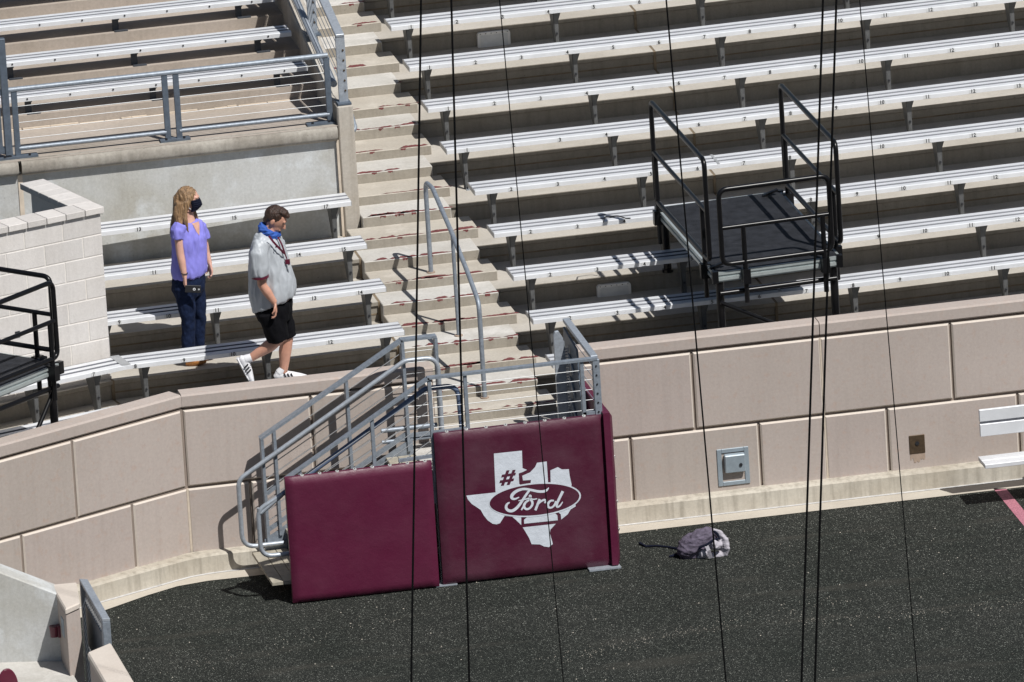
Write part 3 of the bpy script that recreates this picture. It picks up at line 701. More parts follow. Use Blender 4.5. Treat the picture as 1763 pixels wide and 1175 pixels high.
# upper left benches
UP_LBL = ['first bench behind the cable rail of the upper left stand', 'second bench up in the upper left stand', 'third bench up in the upper left stand', 'highest bench of the upper left stand, at the picture corner']
for i in range(1, 5):
    zt = UZ[i] + .19; yf = UY[i] - .03; yb = yf + .30; xe = -3.72
    t = thing('bleacher_bench', 'dusty aluminium ' + UP_LBL[i - 1], 'bench', (xe, yb, UZ[i]), 'benches of the upper left stand')
    A_ = [V((-9.4, yb, 0)), V((xe, yb, 0))]; B_ = [V((-9.4, yf, 0)), V((xe, yf, 0))]
    m = MB(); plank(m, A_, B_, .3, zt); m.build('seat_plank', ['alu', 'alugroove'], t)
    x = -3.98 - .03 * i
    while x > -8.5:
        m = MB(); zf = UZ[i]
        m.prism([(x - .03, yf + .10, zt - .05), (x + .06, yf + .10, zt - .05), (x + .03, yf + .10, zt - .09), (x + .03, yf + .10, zf), (x - .03, yf + .10, zf)], (0, .03, 0))
        m.box((x - .04, yf + .04, zt - .056), (x + .08, yf + .26, zt - .046)); s_ = m.build('support', 'postdark', t)
        m = MB(); m.box((x - .02, UY[i] + .01, zf + .001), (x + .11, UY[i] + .06, zf + .012)); m.build('foot', 'postdark', s_)
        x -= 1.22
    x = -3.95
    while x > -7: m = MB(); m.tube([(x, yf + .002, zt - .02), (x, yf - .006, zt - .02)], .009, 8); m.build('bolt', 'bolt', t); x -= .42
# clip lying on a bench
p = atZ(1055, 378, Zk(4) + .457); m = MB()
m.tube(fillet([p + V((-.11, -.09, .008)), p + V((-.07, .0, .035)), p + V((.06, .03, .02)), p + V((.12, -.05, .008)), p + V((.16, -.06, .008))], .03), .006, 6)
tag(m.build('wire_clip', 'bolt', None, 40), 'dark bent wire clip lying on a bench left of the platform', 'clip')

# ------------------------------------------------------------------ railings
def wires(th, mat, a0, a1, b0, b1, n_, r=.0035):
    for i in range(n_):
        t = (i + 1) / (n_ + 1); m = MB(); m.tube([V(a0).lerp(V(a1), t), V(b0).lerp(V(b1), t)], r, 6); m.build('wire', mat, th)
gr = thing('cable_railing', 'galvanised cable railing with two bays standing on the smooth grey wall top', 'railing', (-5.2, 4.75, 2.86))
m = MB(); m.tube([(-6.80, 4.75, 3.53), (-3.68, 4.75, 3.53)], .026, 10); m.build('top_rail', 'galv', gr, 40)
for x0, x1 in ((-6.72, -5.29), (-5.16, -3.70)):
    m = MB(); m.tube([(x0, 4.75, 2.945), (x1, 4.75, 2.945)], .021, 10); m.build('bottom_rail', 'galv', gr, 40)
    wires(gr, 'wire', (x0, 4.75, 2.96), (x0, 4.75, 3.52), (x1, 4.75, 2.96), (x1, 4.75, 3.52), 6)
for x in (-6.735, -5.275, -5.165, -3.695):
    m = MB(); m.box((x - .028, 4.735, 2.87), (x + .028, 4.765, 3.51)); m.build('post', 'galvdark', gr, 0, .003)
for x0, x1 in ((-6.95, -6.55), (-5.36, -5.07), (-3.93, -3.66)):
    m = MB(); m.box((x0, 4.68, 2.862), (x1, 4.79, 2.88)); pl = m.build('base_plate', 'galvdark', gr)
    for q_ in (.2, .8): m = MB(); m.tube([(x0 + (x1 - x0) * q_, 4.70, 2.88), (x0 + (x1 - x0) * q_, 4.70, 2.90)], .012, 6); m.build('bolt', 'bolt', pl)
# gate / screen at the far left
sg = thing('mesh_gate', 'dark grey steel gate post and mesh panel at the left picture edge', 'gate', (-6.95, 4.7, 2.86))
m = MB(); m.box((-6.86, 4.70, 2.9), (-6.79, 4.77, 4.05)); m.build('post', 'galvdark', sg, 0, .004)
m = MB(); m.bar((-7.9, 4.74, 3.45), (-6.86, 4.74, 3.52), .05, .05); m.bar((-7.9, 4.74, 2.93), (-6.86, 4.74, 2.95), .05, .06); m.box((-6.91, 4.72, 2.95), (-6.88, 4.75, 3.5)); m.build('frame', 'galvdark', sg)
m = MB()
for i in range(18): m.tube([(-7.85 + i * .05, 4.74, 2.95), (-7.85 + i * .05, 4.74, 3.47)], .006, 5)
for i in range(10): m.tube([(-7.9, 4.74, 2.98 + i * .05), (-6.9, 4.74, 2.98 + i * .05)], .006, 5)
m.build('mesh', 'galvdark', sg)
# sloping guard rail on the stringer wall
ag = thing('guard_railing', 'sloping galvanised guard railing on the wall along the left of the aisle', 'railing', (-3.56, 4.7, 3.06))
sl = .205
def gy(y): return 3.06 + (y - 4.7) * sl
m = MB(); m.bar((-3.56, 4.68, gy(4.68) + .67), (-3.56, 9.5, gy(9.5) + .67), .085, .03); m.build('top_rail', 'galvlight', ag, 0, .004)
for y, x in ((4.70, -3.56), (6.2, -3.56), (7.7, -3.56)):
    m = MB(); m.box((x - .045, y - .012, gy(y) + .0), (x + .045, y + .012, gy(y) + .665)); pp = m.build('post', 'galvlight', ag, 0, .003)
    for i in range(5): m = MB(); m.tube([(x + .02, y - .012, gy(y) + .12 + i * .1), (x + .02, y - .02, gy(y) + .12 + i * .1)], .010, 7); m.build('bolt', 'brown', pp)
    m = MB(); m.box((x - .07, y - .09, gy(y) - .005), (x + .06, y + .08, gy(y) + .012)); m.build('base_plate', 'galvdark', pp)
wires(ag, 'galvdark', (-3.545, 4.72, gy(4.72) + .06), (-3.545, 4.72, gy(4.72) + .64), (-3.545, 9.5, gy(9.5) + .06), (-3.545, 9.5, gy(9.5) + .64), 5)
m = MB(); m.tube([(-3.62, 4.85, gy(4.85) + .12), (-3.62, 9.5, gy(9.5) + .12)], .035, 10); m.build('bottom_rail', 'galvlight', ag, 40)
m = MB(); m.tube(fillet([(-3.44, 7.0, 3.26), (-3.40, 5.42, 2.86), (-3.385, 5.15, 2.66), (-3.49, 5.1, 2.62)], .06), .022, 10); m.tube([(-3.44, 6.4, 3.10), (-3.50, 6.4, 3.08)], .012, 6); m.build('handrail', 'galv', ag, 40)
# centre handrail
ch = thing('aisle_handrail', 'bent grey steel tube handrail on three posts in the aisle steps', 'handrail', (-3.06, 2.07, Zk(2)))
m = MB(); m.tube(fillet([(-3.06, 3.335, 1.665), (-3.06, 3.335, 2.57), (-3.06, 2.95, 2.60), (-3.06, 2.1, 2.40), (-3.06, 1.38, 2.20), (-3.06, .87, 2.03), (-3.06, .87, 1.095)], .14, 8), .0225, 12); m.build('rail', 'galv', ch, 40)
m = MB(); m.tube([(-3.06, 2.05, 1.38), (-3.06, 2.05, 2.385)], .019, 10); m.build('post', 'galv', ch, 40)
for y, z in ((3.335, 1.665), (2.05, 1.384), (.87, 1.095)):
    m = MB(); m.tube([(-3.06, y, z), (-3.06, y, z + .012)], .04, 12); m.build('collar', 'rust', ch)

# ------------------------------------------------------------------ access stairs with landing
LX0, LX1, YN_, YF_ = -3.965, -2.40, -1.33, -.22
as_ = thing('access_stairs', 'galvanised steel access stairs and landing with cable rails in front of the stone wall', 'stairs', (-4.6, -.8, 0))
m = MB(); m.box((LX0, YN_ - .02, .94), (LX1, .15, .985)); m.build('landing_deck', 'step', as_, 0, .003)
for i in range(5):
    x = -5.55 + i * .33; z = .20 + i * .19
    m = MB()
    for j in range(3): m.box((x + j * .112, YN_ + .04, z - .035), (x + j * .112 + .106, YF_ - .03, z))
    m.build('stair_tread', 'plank', as_, 0, .003)
for y, xa in ((YN_ + .012, -5.36), (YF_ - .012, -5.42)):
    m = MB(); m.prism([(xa, y - .012, .02), (xa, y - .012, .30), (LX0, y - .012, 1.12), (LX0, y - .012, .80), (xa + .25, y - .012, 0.02)], (0, .024, 0)); m.build('stringer', 'galv', as_)
for x, y in ((LX0 + .03, YN_ + .03), (LX1 - .04, YN_ + .03), (LX0 + .03, -.25), (LX1 - .04, -.2)):
    m = MB(); m.box((x - .03, y - .03, 0), (x + .03, y + .03, .94)); m.build('leg', 'galv', as_)
    m = MB(); m.box((x - .10, y - .10, .004), (x + .10, y + .08, .016)); m.build('base_plate', 'galvlight', as_)
m = MB(); m.box((-2.60, -1.475, .004), (-2.30, -1.30, .02)); m.build('base_plate', 'galvlight', as_)
# far guard rail
yf = YF_
m = MB(); m.bar((-5.40, yf, 1.275), (-4.005, yf, 2.07), .095, .022); m.bar((-4.02, yf, 2.07), (-3.68, yf, 2.07), .095, .022); m.build('guard_rail', 'galv', as_)
for x, zb, zt in ((-5.385, .28, 1.27), (-5.265, .33, 1.34), (-4.555, .80, 1.74), (-4.004, 1.0, 2.06), (-3.688, 1.0, 2.06)):
    m = MB(); m.box((x - .014, yf - .045, zb), (x + .014, yf + .045, zt)); m.build('post', 'galv', as_)
wires(as_, 'wire', (-5.385, yf, .36), (-5.385, yf, 1.27), (-4.004, yf, 1.14), (-4.004, yf, 2.05), 8); wires(as_, 'wire', (-4.004, yf, 1.1), (-4.004, yf, 2.05), (-3.69, yf, 1.1), (-3.69, yf, 2.05), 8)
m = MB(); m.bar((-5.385, yf, .38), (-4.0, yf, 1.17), .035, .035); m.bar((-4.0, yf, 1.14), (-3.69, yf, 1.14), .035, .035); m.bar((-5.37, yf - .02, .74), (-5.25, yf - .02, .82), .03, .03); m.build('lower_rail', 'galv', as_)
m = MB(); yh = yf - .07
m.tube(fillet([(-5.25, yh, .265), (-5.64, yh, .265), (-5.64, yh, .92), (-4.0, yh, 1.885), (-3.69, yh, 1.885), (-3.69, yh, 1.0)], .13, 7), .022, 12); m.build('handrail', 'galvlight', as_, 40)
# near guard rail
yn = YN_
m = MB(); m.bar((-5.37, yn, 1.19), (-3.97, yn, 2.0), .07, .022); m.bar((-3.985, yn, 2.0), (-2.385, yn, 2.005), .07, .022); m.build('guard_rail', 'galv', as_)
for x, zb, zt in ((-5.23, .4, 1.26), (-4.525, .7, 1.67), (-3.967, 1.0, 1.99), (-3.63, 1.0, 1.99), (-2.53, 1.0, 1.99)):
    m = MB(); m.box((x - .016, yn - .02, zb), (x + .016, yn + .02, zt)); m.build('post', 'galv', as_)
m = MB(); m.box((-2.43, yn - .03, .99), (-2.365, yn + .03, 2.0)); pp = m.build('corner_post', 'galv', as_, 0, .003)
for i in range(6): m = MB(); m.tube([(-2.40, yn - .03, 1.50 + i * .088), (-2.40, yn - .037, 1.50 + i * .088)], .009, 7); m.build('bolt', 'bolt', pp)
wires(as_, 'wire', (-5.37, yn, .3), (-5.37, yn, 1.19), (-3.967, yn, 1.12), (-3.967, yn, 1.98), 8); wires(as_, 'wire', (-3.967, yn, 1.42), (-3.967, yn, 2.0), (-2.40, yn, 1.42), (-2.40, yn, 2.0), 5)
m = MB(); m.bar((-3.96, yn, 1.47), (-3.62, yn, 1.475), .03, .03); m.bar((-2.55, yn, 1.49), (-2.41, yn, 1.49), .04, .03); m.bar((-4.3, yn, 1.24), (-3.97, yn, 1.25), .03, .03); m.build('lower_rail', 'galv', as_)
m = MB(); m.tube([(-4.25, YF_ + .01, 1.21), (-3.72, YF_ + .01, 1.21)], .022, 10); m.tube([(-4.25, YF_ + .01, 1.10), (-3.72, YF_ + .01, 1.10)], .018, 10); m.build('lower_rail', 'galv', as_, 40)
yh = yn + .07
m = MB(); m.tube(fillet([(-5.62, yh, .92), (-5.62, yh, .86), (-5.40, yh, 1.02)], .05), .022, 12); m.tube(fillet([(-5.2, yh, .45), (-5.63, yh, .45), (-5.63, yh, .90), (-5.38, yh, 1.035)], .12, 7), .0222, 12); m.build('handrail', 'galvlight', as_, 40)
m = MB(); m.tube(fillet([(-5.39, yh, 1.03), (-3.99, yh, 1.88), (-3.69, yh, 1.875), (-3.66, yh, 1.0)], .12, 7), .024, 12); m.build('handrail', 'railshaded', as_, 40)
# landing side rail and swing gate
m = MB(); m.bar((-2.40, yn + .03, 2.005), (-2.40, .01, 2.015), .065, .035); m.build('side_rail', 'galvlight', as_, 0, .003)
wires(as_, 'galv', (-2.40, yn, 1.45), (-2.40, yn, 2.0), (-2.40, -.3, 1.45), (-2.40, -.3, 2.0), 4)
sg = thing('swing_gate', 'galvanised steel gate leaf standing open at the landing beside the stone wall', 'gate', (-2.55, -.3, 1.0))
m = MB(); m.prism([(-2.585, -.30, 1.0), (-2.585, -.30, 1.96), (-2.57, -.30, 2.0), (-2.535, -.30, 2.005), (-2.495, -.30, 1.93), (-2.495, -.30, 1.0)], (0, .04, 0)); m.build('gate_post', 'galvlight', sg, 0, .003)
m = MB()
for i in range(28): m.bar((-2.488, -.29, 1.06 + i * .028), (-2.458, -.29, 1.075 + i * .028), .006, .006); m.bar((-2.458, -.29, 1.06 + i * .028), (-2.488, -.29, 1.075 + i * .028), .006, .006)
m.box((-2.494, -.30, 1.0), (-2.486, -.28, 1.9)); m.box((-2.458, -.30, 1.0), (-2.450, -.28, 1.86)); m.build('mesh_edge', 'galvlight', sg)
m = MB(); m.prism([(-2.44, -.02, 1.02), (-2.44, -.02, 1.96), (-2.44, -.62, 1.90), (-2.44, -.75, 1.05)], (.02, 0, 0)); m.build('gate_panel', 'galvdark', sg, 0, .003)
m = MB()
for i in range(3):
    z = 1.22 + i * .22
    m.prism([(-2.445, -.12, z), (-2.445, -.30, z + .12), (-2.445, -.48, z), (-2.445, -.48, z - .05), (-2.445, -.30, z + .07), (-2.445, -.12, z - .05)], (-.012, 0, 0))
m.build('chevron', 'galv', sg)

# ------------------------------------------------------------------ padded panels
def pad(name_lbl, lo, hi, thick, axis, grom, org, wr=.004, seed=1):
    """vinyl cushion: a subdivided slab with soft edges and slight puckers"""
    t = thing('padded_panel', name_lbl, 'padding', org)
    (x0, z0), (x1, z1) = lo, hi; nx, nz_ = 36, 32; rd = random.Random(seed); m = MB(); front = []
    so_ = V((rd.uniform(0, 50), rd.uniform(0, 50), 0))
    for j in range(nz_ + 1):
        for i in range(nx + 1):
            u, v = i / nx, j / nz_; e = min(u, 1 - u) * (x1 - x0); f = min(v, 1 - v) * (z1 - z0); d_ = min(e, f)
            bul = min(1, d_ / .05) ** .5 * .03
            q_ = so_ + V(((x0 + u * (x1 - x0)) * 2.2, v * 2.5, 0)); bul += wr * noise.fractal(q_, 1, 2, 3) * min(1, d_ / .04)
            if f < .06: bul += .004 * noise.noise(so_ + V(((x0 + u * (x1 - x0)) * 22, v * 3, 0)))
            front.append((x0 + u * (x1 - x0), z0 + v * (z1 - z0), bul))
    if axis == 'y': P = lambda x, z, b: V((x, org[1] + .03 - b, z))
    else: P = lambda x, z, b: V((org[0] - .03 + b, x, z))
    n_ = nx + 1
    m.add([P(*q_) for q_ in front], [(j * n_ + i, j * n_ + i + 1, (j + 1) * n_ + i + 1, (j + 1) * n_ + i) for j in range(nz_) for i in range(nx)])
    bk_ = [P(x, z, -thick) for x, z in ((x0, z0), (x1, z0), (x1, z1), (x0, z1))]
    fr_ = [P(x, z, 0) for x, z in ((x0, z0), (x1, z0), (x1, z1), (x0, z1))]
    m.add(bk_ + fr_, [(0, 1, 2, 3)] + [(i, (i + 1) % 4, 4 + (i + 1) % 4, 4 + i) for i in range(4)])
    m.build('cover', 'vinylplain' if seed != 9 else 'vinyldusty', t, 60)
    for (gx, gz, side) in grom:
        g_ = MB()
        if axis == 'y': c = V((gx, org[1] + .045, gz)); d_ = V((0, -.25, .97)).normalized()
        else: c = V((org[0] - .045, gx, gz)); d_ = V((.25, 0, .97)).normalized()
        if side: c = V((gx, org[1] + .03 - .03, gz)); d_ = V((0, -1, 0))
        if axis == 'x' and side: c = V((org[0] + .002, gx, gz)); d_ = V((1, -.6, 0)).normalized()
        g_.tube([c, c + d_ * .008], [.019, .016], 10); gg = g_.build('grommet', 'grommet', t, 40)
        g_ = MB(); g_.tube([c + d_ * .0075, c + d_ * .0095], .007, 8); g_.build('eyelet', 'bolt', gg)
    return t
PADY = -1.415
gm1 = [(-5.22 + i * .165, 1.223, 0) for i in range(8)]
pad('maroon vinyl crash pad without a mark, covering the side of the stair flight', (-5.385, .015), (-4.005, 1.222), .045, 'y', gm1, (-4.7, PADY - .02, .1), .004, 4)
gm2 = [(-3.84 + i * .185, 1.476, 0) for i in range(8)]
pad2 = pad('maroon vinyl crash pad with a white state map emblem on the landing front', (-3.965, .02), (-2.375, 1.474), .045, 'y', gm2, (-3.1, PADY, .1), .0012, 9)
gm3 = [(-1.36, z, 1) for z in (.35, .62, .85, 1.05, 1.2)]
pad('narrow maroon vinyl crash pad on the right end of the landing, seen nearly edge on', (-1.44, .03), (-.05, 1.50), .06, 'x', gm3, (-2.285, -.8, .1), .005, 13)

# the emblem, traced on the pad plane
YL = PADY - .0022
def lg(x, y, q=0): p = atY(780 + x / 5.877, 760 + y / 5.877, YL); return V((p.x, YL - q, p.z))
def flat(polys, q, mat, name):
    """filled planar outlines (triangulated) a hair proud of the vinyl"""
    bm = bmesh.new()
    for P in polys:
        vs = [bm.verts.new(lg(x, y, q) - V(pad2.location)) for x, y in P]; es = [bm.edges.new((vs[i], vs[(i + 1) % len(vs)])) for i in range(len(vs))]
        bmesh.ops.triangle_fill(bm, edges=es, use_beauty=True, normal=(0, -1, 0))
    me = D.meshes.new(name); bm.to_mesh(me); bm.free(); me.materials.append(M[mat]); o = D.objects.new(name, me); COL.objects.link(o); o.parent = pad2; return o
flat([[(413, 125), (697, 95), (703, 272), (748, 290), (705, 312), (664, 326), (670, 432), (760, 500), (760, 700), (690, 740), (690, 848), (640, 800), (600, 765), (522, 755), (500, 790), (475, 830), (440, 842), (400, 835), (350, 800), (310, 750), (280, 695), (190, 635), (150, 590), (135, 550), (430, 518)],
      [(700, 350), (780, 315), (830, 262), (850, 218), (948, 205), (962, 420), (962, 500), (790, 500), (785, 430), (788, 392), (708, 398)],
      [(985, 295), (1060, 262), (1100, 285), (1172, 283), (1180, 350), (1200, 440), (1180, 520), (990, 520)],
      [(1240, 625), (1240, 660), (1190, 690), (1160, 740), (1095, 792), (1090, 740), (1060, 715), (1100, 640)],
      [(720, 835), (718, 795), (745, 772), (800, 700), (960, 700), (1030, 728), (1055, 750), (1060, 800)],
      [(705, 872), (1040, 835), (985, 895), (980, 930), (1010, 1040), (970, 1072), (920, 1065), (880, 1045), (795, 1042), (770, 980), (735, 920)]], .0, 'white', 'emblem')
flat([[(540, 296), (572, 292), (514, 448), (482, 452)], [(602, 291), (634, 288), (573, 441), (541, 444)]], .0015, 'vinyldusty', 'hash_mark')
flat([[(495, 338), (637, 318), (629, 345), (486, 366)], [(476, 396), (619, 375), (611, 402), (468, 424)]], .0018, 'vinyldusty', 'hash_mark')
def oval(a_, b2, q, mat, name, dx=0, dy=0):
    th = radians(-5.5); P = []
    for i in range(48):
        t_ = 2 * pi * i / 48; x, y = a_ * cos(t_), b2 * sin(t_); P.append((828 + dx + x * cos(th) - y * sin(th), 591 + dy + x * sin(th) + y * cos(th)))
    flat([P], q, mat, name)
oval(468, 172, .002, 'white', 'oval_ring'); oval(456, 156, .003, 'vinyldusty', 'oval_field', -4, 0)
def ribbon(mb, pts, wds, q=.0042):
    P = [V((x, y, 0)) for x, y in pts]
    for _ in range(2):          # smooth the stroke
        Q = [P[0]]; Wq = [wds[0]]
        for i in range(len(P) - 1):
            Q += [P[i] * .75 + P[i + 1] * .25, P[i] * .25 + P[i + 1] * .75]; Wq += [wds[i] * .75 + wds[i + 1] * .25, wds[i] * .25 + wds[i + 1] * .75]
        P = Q + [P[-1]]; wds = Wq + [wds[-1]]
    A_, B_ = [], []
    for i, p in enumerate(P):
        t_ = (P[min(i + 1, len(P) - 1)] - P[max(i - 1, 0)]).normalized(); n_ = V((-t_.y, t_.x, 0)) * wds[i] / 2
        A_.append(lg(p.x + n_.x, p.y + n_.y, q)); B_.append(lg(p.x - n_.x, p.y - n_.y, q))
    mb.quadstrip(A_, B_)
LETTERS = [[([(968, 468), (945, 500), (880, 512), (790, 492), (715, 478), (640, 500), (592, 545), (592, 578), (625, 586), (668, 565)], [6, 26, 26, 24, 24, 30, 34, 28, 20, 10]),
            ([(770, 498), (735, 545), (700, 600), (655, 665), (600, 708), (552, 700), (532, 668), (545, 632), (572, 618)], [22, 24, 26, 28, 30, 30, 28, 22, 12]),
            ([(660, 602), (720, 588), (785, 572), (790, 545), (768, 545), (775, 570), (805, 590), (850, 580)], [8, 14, 14, 12, 12, 12, 14, 10])],
           [([(775, 592), (735, 612), (712, 655), (735, 690), (775, 680), (805, 640), (800, 602), (772, 590)], [18, 22, 26, 22, 20, 24, 24, 16]), ([(715, 655), (690, 695)], [18, 14])],
           [([(878, 585), (862, 620), (832, 698)], [26, 26, 24]), ([(848, 650), (885, 608), (925, 588), (940, 605), (925, 625)], [12, 18, 22, 22, 14])],
           [([(1020, 600), (985, 598), (955, 635), (965, 672), (1000, 672), (1030, 640), (1040, 605)], [16, 20, 26, 22, 18, 20, 18]), ([(1110, 505), (1075, 575), (1045, 640), (1052, 668), (1080, 655), (1108, 612)], [28, 26, 26, 22, 16, 10])]]
for i, strokes in enumerate(LETTERS):
    m = MB()
    for j, (pts, wd) in enumerate(strokes): ribbon(m, pts, wd, .0042 + .0004 * j)
    m.build('script_letter', 'white', pad2)

# ------------------------------------------------------------------ black camera platforms
def platform(o, ux, uy, wx, wy, zd, legs, label, front_only=False):
    """o: deck corner (front left, from above); ux along the front, uy to the back"""
    ux, uy = V(ux).normalized(), V(uy).normalized()
    P = lambda x, y, z: V((o[0], o[1], 0)) + ux * x + uy * y + V((0, 0, z))
    t = thing('camera_platform', label, 'platform', P(wx / 2, wy / 2, zd - 1))
    m = MB(); m.obox(P(wx / 2, wy / 2, zd - .012), ux, uy, UP, wx / 2 - .01, wy / 2 - .01, .012); m.build('deck', 'deck', t)
    for (a_, b2, nn) in ((P(0, 0, 0), P(wx, 0, 0), -uy), (P(wx, 0, 0), P(wx, wy, 0), ux), (P(wx, wy, 0), P(0, wy, 0), uy), (P(0, wy, 0), P(0, 0, 0), -ux)):
        m = MB()
        for z, h, q_ in ((zd - .018, .030, .012), (zd - .045, .020, 0), (zd - .072, .030, .012), (zd - .095, .014, .002)):
            m.bar(a_ + nn * (q_ - .012) + V((0, 0, z)), b2 + nn * (q_ - .012) + V((0, 0, z)), .03, h)
        m.build('fascia', 'fascia', t)
    for x, y in ((0, 0), (wx, 0), (wx, wy), (0, wy)):
        m = MB(); m.obox(P(x, y, zd - .05), ux, uy, UP, .028, .028, .058); m.build('corner_casting', 'black', t)
    for x, y, zb in legs:
        m = MB(); m.tube([P(x, y, zb), P(x, y, zd - .1)], .038, 12); lg_ = m.build('leg', 'black', t, 40)
        m = MB(); m.tube([P(x, y, zb), P(x, y, zb + .03)], .055, 12); m.build('foot', 'black', lg_, 40)
    def guard(a_, b2, zlo, zhi, posts=()):
        d = (b2 - a_); L_ = d.length; d.normalize(); m = MB(); z = lambda s, zz: a_ + d * s + V((0, 0, zz))
        m.tube(fillet([z(L_ * .5, zlo), z(L_, zlo), z(L_, zhi), z(0, zhi), z(0, zlo), z(L_ * .5, zlo)], .085, 7), .024, 10)
        m.tube([z(0, (zlo + zhi) / 2 - .01), z(L_, (zlo + zhi) / 2 - .01)], .021, 10)
        gg = m.build('guard_rail', 'black', t, 40)
        for s_ in posts:
            m = MB(); m.tube([z(s_, zd - .32), z(s_, (zlo + zhi) / 2 - .01)], .024, 10); m.obox(z(s_, zd - .06) , d, d.cross(UP), UP, .035, .05, .07); m.build('clamp_post', 'black', gg, 40)
    guard(P(.07, -.045, 0), P(wx - .07, -.045, 0), zd + .075, zd + .80, (.22, wx - .22))
    if not front_only: guard(P(-.025, .08, 0), P(-.025, wy - .08, 0), zd + .09, zd + 1.07, (.22, wy - .22))
    guard(P(wx + .045, .08, 0), P(wx + .045, wy - .08, 0), zd + .09, zd + 1.07 if not front_only else zd + .80, (.22, wy - .22))
    m = MB(); m.tube([P(.04, .0, zd - .215), P(wx - .04, .0, zd - .215)], .024, 10); m.build('cross_tube', 'black', t, 40)
    m = MB(); m.tube([P(.04, .0, zd - .30), P(.62, .03, zd - .62)], .02, 10); m.build('brace', 'black', t, 40)
    for x, y in ((wx - .10, wy - .12), (.08, .12), (wx - .1, .12)): m = MB(); m.bar(P(x - .10, y, zd + .006), P(x + .05, y, zd + .05), .04, .02); m.build('clip', 'black', t)
    return P, t
platform((-.885, .40), (1, .075, 0), (-.015, 1, 0), 1.215, 2.44, 2.2, ((.05, .05, 1.0), (1.165, .05, 1.0), (1.165, 2.38, 1.57), (.05, 2.38, 1.57)), 'black stage platform with tube rails standing over the right benches')
aL = radians(41); uxL = V((cos(aL), sin(aL), 0)); uyL = V((-sin(aL), cos(aL), 0)); oc = V((-7.21, -.13, 0)) - uxL * 1.9
PL, plt = platform((oc.x, oc.y), uxL, uyL, 1.9, 1.22, 2.2, ((1.84, .06, 1.0), (.06, .06, 1.0), (1.84, 1.16, 1.0), (.06, 1.16, 1.0)), 'black stage platform cut by the left picture edge in front of the block wall', True)
m = MB(); m.tube([PL(1.82, .02, 1.95), PL(1.15, .02, 1.2)], .022, 10); m.build('brace', 'black', plt, 40)

# ------------------------------------------------------------------ bench on the turf, backpack
fb = thing('team_bench', 'white aluminium team bench with backrest on the black turf at the right edge', 'bench', (2, -.8, 0))
m = MB(); m.box((1.30, -.985, .405), (5, -.845, .445)); m.box((1.30, -.835, .405), (5, -.69, .445)); m.box((1.305, -.84, .41), (5, -.84 + .006, .434), 1); m.build('seat', ['alu', 'alugroove'], fb, 0, .004)
m = MB(); m.box((1.325, -.735, .645), (5, -.70, .765)); m.box((1.325, -.735, .79), (5, -.70, .905)); m.box((1.33, -.728, .765), (5, -.705, .79), 1); m.build('backrest', ['alu', 'alugroove'], fb, 0, .004)
for x in (2.15, 3.6):
    m = MB(); m.bar((x, -.93, .0), (x, -.93, .405), .05, .05); m.bar((x, -.70, .0), (x, -.69, .9), .05, .04); m.bar((x, -1.0, .03), (x, -.35, .03), .05, .05); m.build('leg', 'galv', fb)
bp_ = thing('backpack', 'faded purple grey backpack slumped on the black turf', 'backpack', (-1.5, -1.35, 0))
def bpx(x, y, dep=0): # pixel -> point on a vertical plane through the bag, pushed along the view
    p = hit(x, y, (-1.5, -1.38, 0), FH); return p + ray(x, y).normalized() * dep
Bq = lambda x, y, dep=0: bpx(1080 + x / 8.815, 880 + y / 8.815, dep)
m = MB()
axb = (Bq(1290, 330) - Bq(790, 640)).normalized(); ub = CU * .9 + CR * -.4
m.tube([Bq(775, 650), Bq(830, 630), Bq(930, 560), Bq(1050, 490), Bq(1170, 420), Bq(1270, 350), Bq(1320, 320)], [(.03, .05), (.085, .08), (.115, .10), (.118, .11), (.105, .10), (.085, .08), (.04, .04)], 18, flat=ub)
m.tube([Bq(800, 700), Bq(900, 690), Bq(1000, 650)], [.02, .05, .05], 10)
unify('bag_body', m, 'bagdark', bp_, .009, 1, (.016, 13, (.8, 1.2, 2.2)))
m = MB(); m.tube([Bq(1285, 315, .02), Bq(1390, 345, .0), Bq(1455, 440, -.01), Bq(1475, 560, -.02), Bq(1460, 670, -.02)], [(.02, .05), (.03, .06), (.035, .07), (.035, .07), (.02, .05)], 12)
m.tube([Bq(1100, 640, -.05), Bq(1140, 630, -.07), Bq(1220, 640, -.07)], [.03, .055, .03], 12)
m.tube([Bq(1260, 540, -.07), Bq(1330, 510, -.10), Bq(1420, 500, -.06)], [.03, .060, .035], 12)
m.tube([Bq(1060, 700, -.05), Bq(1250, 680, -.05), Bq(1460, 660, -.02)], [.02, .035, .03], 10)
unify('front_pocket', m, 'baggrey', bp_, .008, 1, (.008, 18, (1, 1, 1.6)))
m = MB(); pts = [Bq(1205, 530, -.15), Bq(1235, 600, -.16), Bq(1270, 715, -.13)]
for a_, b2 in zip(pts, pts[1:]): m.bar(a_, b2, .035, .008, 0, FWD)
m.build('buckle_strap', 'baggrey', bp_)
m = MB(); m.tube([Bq(1310, 440, -.11), Bq(1400, 420, -.1), Bq(1370, 350, -.09), Bq(1320, 310, -.06)], .012, 6); m.tube([Bq(1090, 560, -.12), Bq(1200, 515, -.15), Bq(1310, 440, -.12)], .012, 6); m.build('handle', 'navy', bp_, 40)
m = MB(); m.tube([V((p.x, p.y, .012)) for p in (atZ(1166, 947, 0), atZ(1150, 944, 0), atZ(1132, 942, 0), atZ(1112, 943, 0), atZ(1102, 938, 0))], [.012, .009, .008, .010, .016], 7); m.tube([V((p.x, p.y, .015)) for p in (atZ(1175, 956, 0), atZ(1162, 959, 0), atZ(1152, 961, 0))], [.03, .016, .008], 7); m.build('shoulder_strap', 'navy', bp_, 40)

